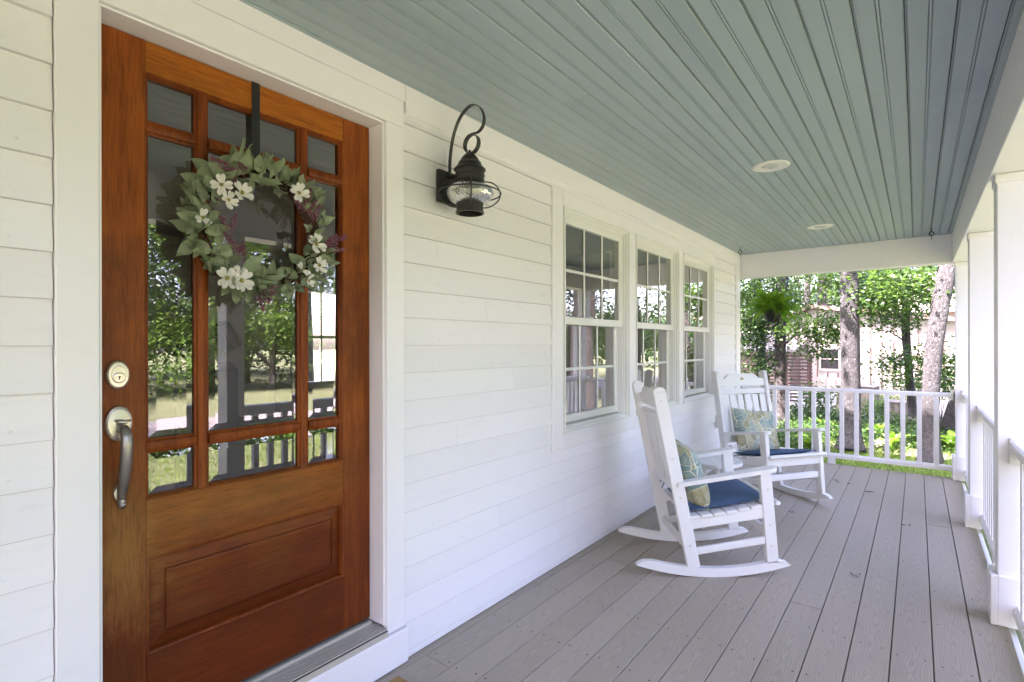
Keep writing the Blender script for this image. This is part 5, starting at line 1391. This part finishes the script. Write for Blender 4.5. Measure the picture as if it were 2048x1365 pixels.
hp('porch_roof', MB().prism([(-2.4, 2.9), (-.2, 2.25), (-.2, 2.12), (-2.4, 2.76)], -.4, 3.0, 'Y'), 'batten')
hp('beam', MB().box(-.6, 2.2, .42, .55, 1.95, 2.5), 'batten')
for x in (-.1, .9, 2.0): hp('porch_post', MB().cbox(x - .06, x + .06, .42, .54, 0, 1.95, .01), 'house_far')
for x in (-.42, .62):
    lm = hp('gooseneck_lamp', MB().lathe([(.02, .10), (.05, .07), (.17, .0), (.165, -.005), (.04, .06)], 16), 'strap'); lm.location = (x, .25, 1.62)
    MB().tube([(0, 0, .1), (0, 0, .2), (0, .08, .26), (0, .18, .2), (0, .18, .1)], .014, 6).obj('arm', 'strap', lm)
hp('door', MB().cbox(.95, 1.85, .54, .569, .1, 1.93, .01), 'batten')
hw_ = hp('window', MB().box(3.0, 3.9, .53, .565, .9, 1.9), 'house_far'); MB().box(3.06, 3.84, .520, .529, .96, 1.84).obj('pane', 'dark_furniture', hw_)
# slatted screen
sc0 = at(1571, 775, 16.0); sz = gh(sc0.x, sc0.y)
sf = empty('slatted_fence', (sc0.x, sc0.y, sz), R(12), label='brown horizontal slatted screen left of the barn', cat='fence')
for x in (-.62, .02, .66): MB().cbox(x - .04, x + .04, .02, .08, 0, 1.55, .008).obj('fence_post', 'lattice', sf)
sm_ = MB().cbox(-.70, .72, -.012, .012, -.030, .030, .003).mesh('slat', 'lattice')
for i in range(14): link('slat', sm_, sf, (0, 0, .12 + i * .105))
sh_ = at(1505, 745, 22); shz = gh(sh_.x, sh_.y)
shd = empty('shed', (sh_.x, sh_.y, shz), R(-12), label='low shed with a dark roof left of the slatted screen', cat='shed')
MB().box(-3.2, 1.5, 0, 3, 0, 1.5).obj('wall', 'grey_wood', shd); MB().prism([(-.25, 1.45), (3.2, 2.3), (3.2, 2.4), (-.25, 1.55)], -3.5, 1.8, 'X').obj('roof', 'roof_far', shd)
MB().box(-.5, .3, -.04, -.001, .1, 1.3).obj('door', 'lattice', shd)
# weathered plank bins
for (u, v, d, w_, h_, lb, nb) in ((1710, 812, 15.0, .95, .62, 'weathered grey plank bin behind the broad grey trunk', 7), (1798, 835, 12.6, .48, .46, 'small weathered plank box by the slim trunk', 4)):
    p = at(u, v, d); z = gh(p.x, p.y); t = empty('plank_bin', (p.x, p.y, z), R(-10), label=lb, cat='bin', group='weathered plank bins in the undergrowth')
    for i in range(nb):
        a = -w_ / 2 + w_ * i / nb
        MB().cbox(a + .004, a + w_ / nb - .004, -.012, .012, 0, h_, .003).obj('plank', 'grey_wood', t)
    MB().cbox(-w_ / 2, w_ / 2, .0125, .55, 0, h_ - .02, .01).obj('body', 'grey_wood', t)
    MB().cbox(-w_ / 2 - .03, w_ / 2 + .03, -.04, .6, h_ + .001, h_ + .03, .006).obj('lid', 'grey_wood', t)
# pale gravel court before the barn
o = link('gravel_court', new_mesh('gravel_court', [(x, y, gh(x, y) + .03) for x, y in [tuple(at(u, 780, d))[:2] for u, d in ((1560, 15.5), (1660, 15.0), (1700, 17.5), (1700, 20.9), (1560, 20.6))]], [(0, 1, 2, 3, 4)], 'walk')); tag(o, 'pale gravel court in front of the barn', kind='structure')
o = link('gravel_court', new_mesh('gravel_court', [(x, y, gh(x, y) + .03) for x, y in [tuple(at(u, 780, d))[:2] for u, d in ((1850, 13.5), (1950, 12.5), (2000, 18.5), (1860, 23))]], [(0, 1, 2, 3)], 'walk')); tag(o, 'pale gravel court right of the leaning tree', kind='structure')
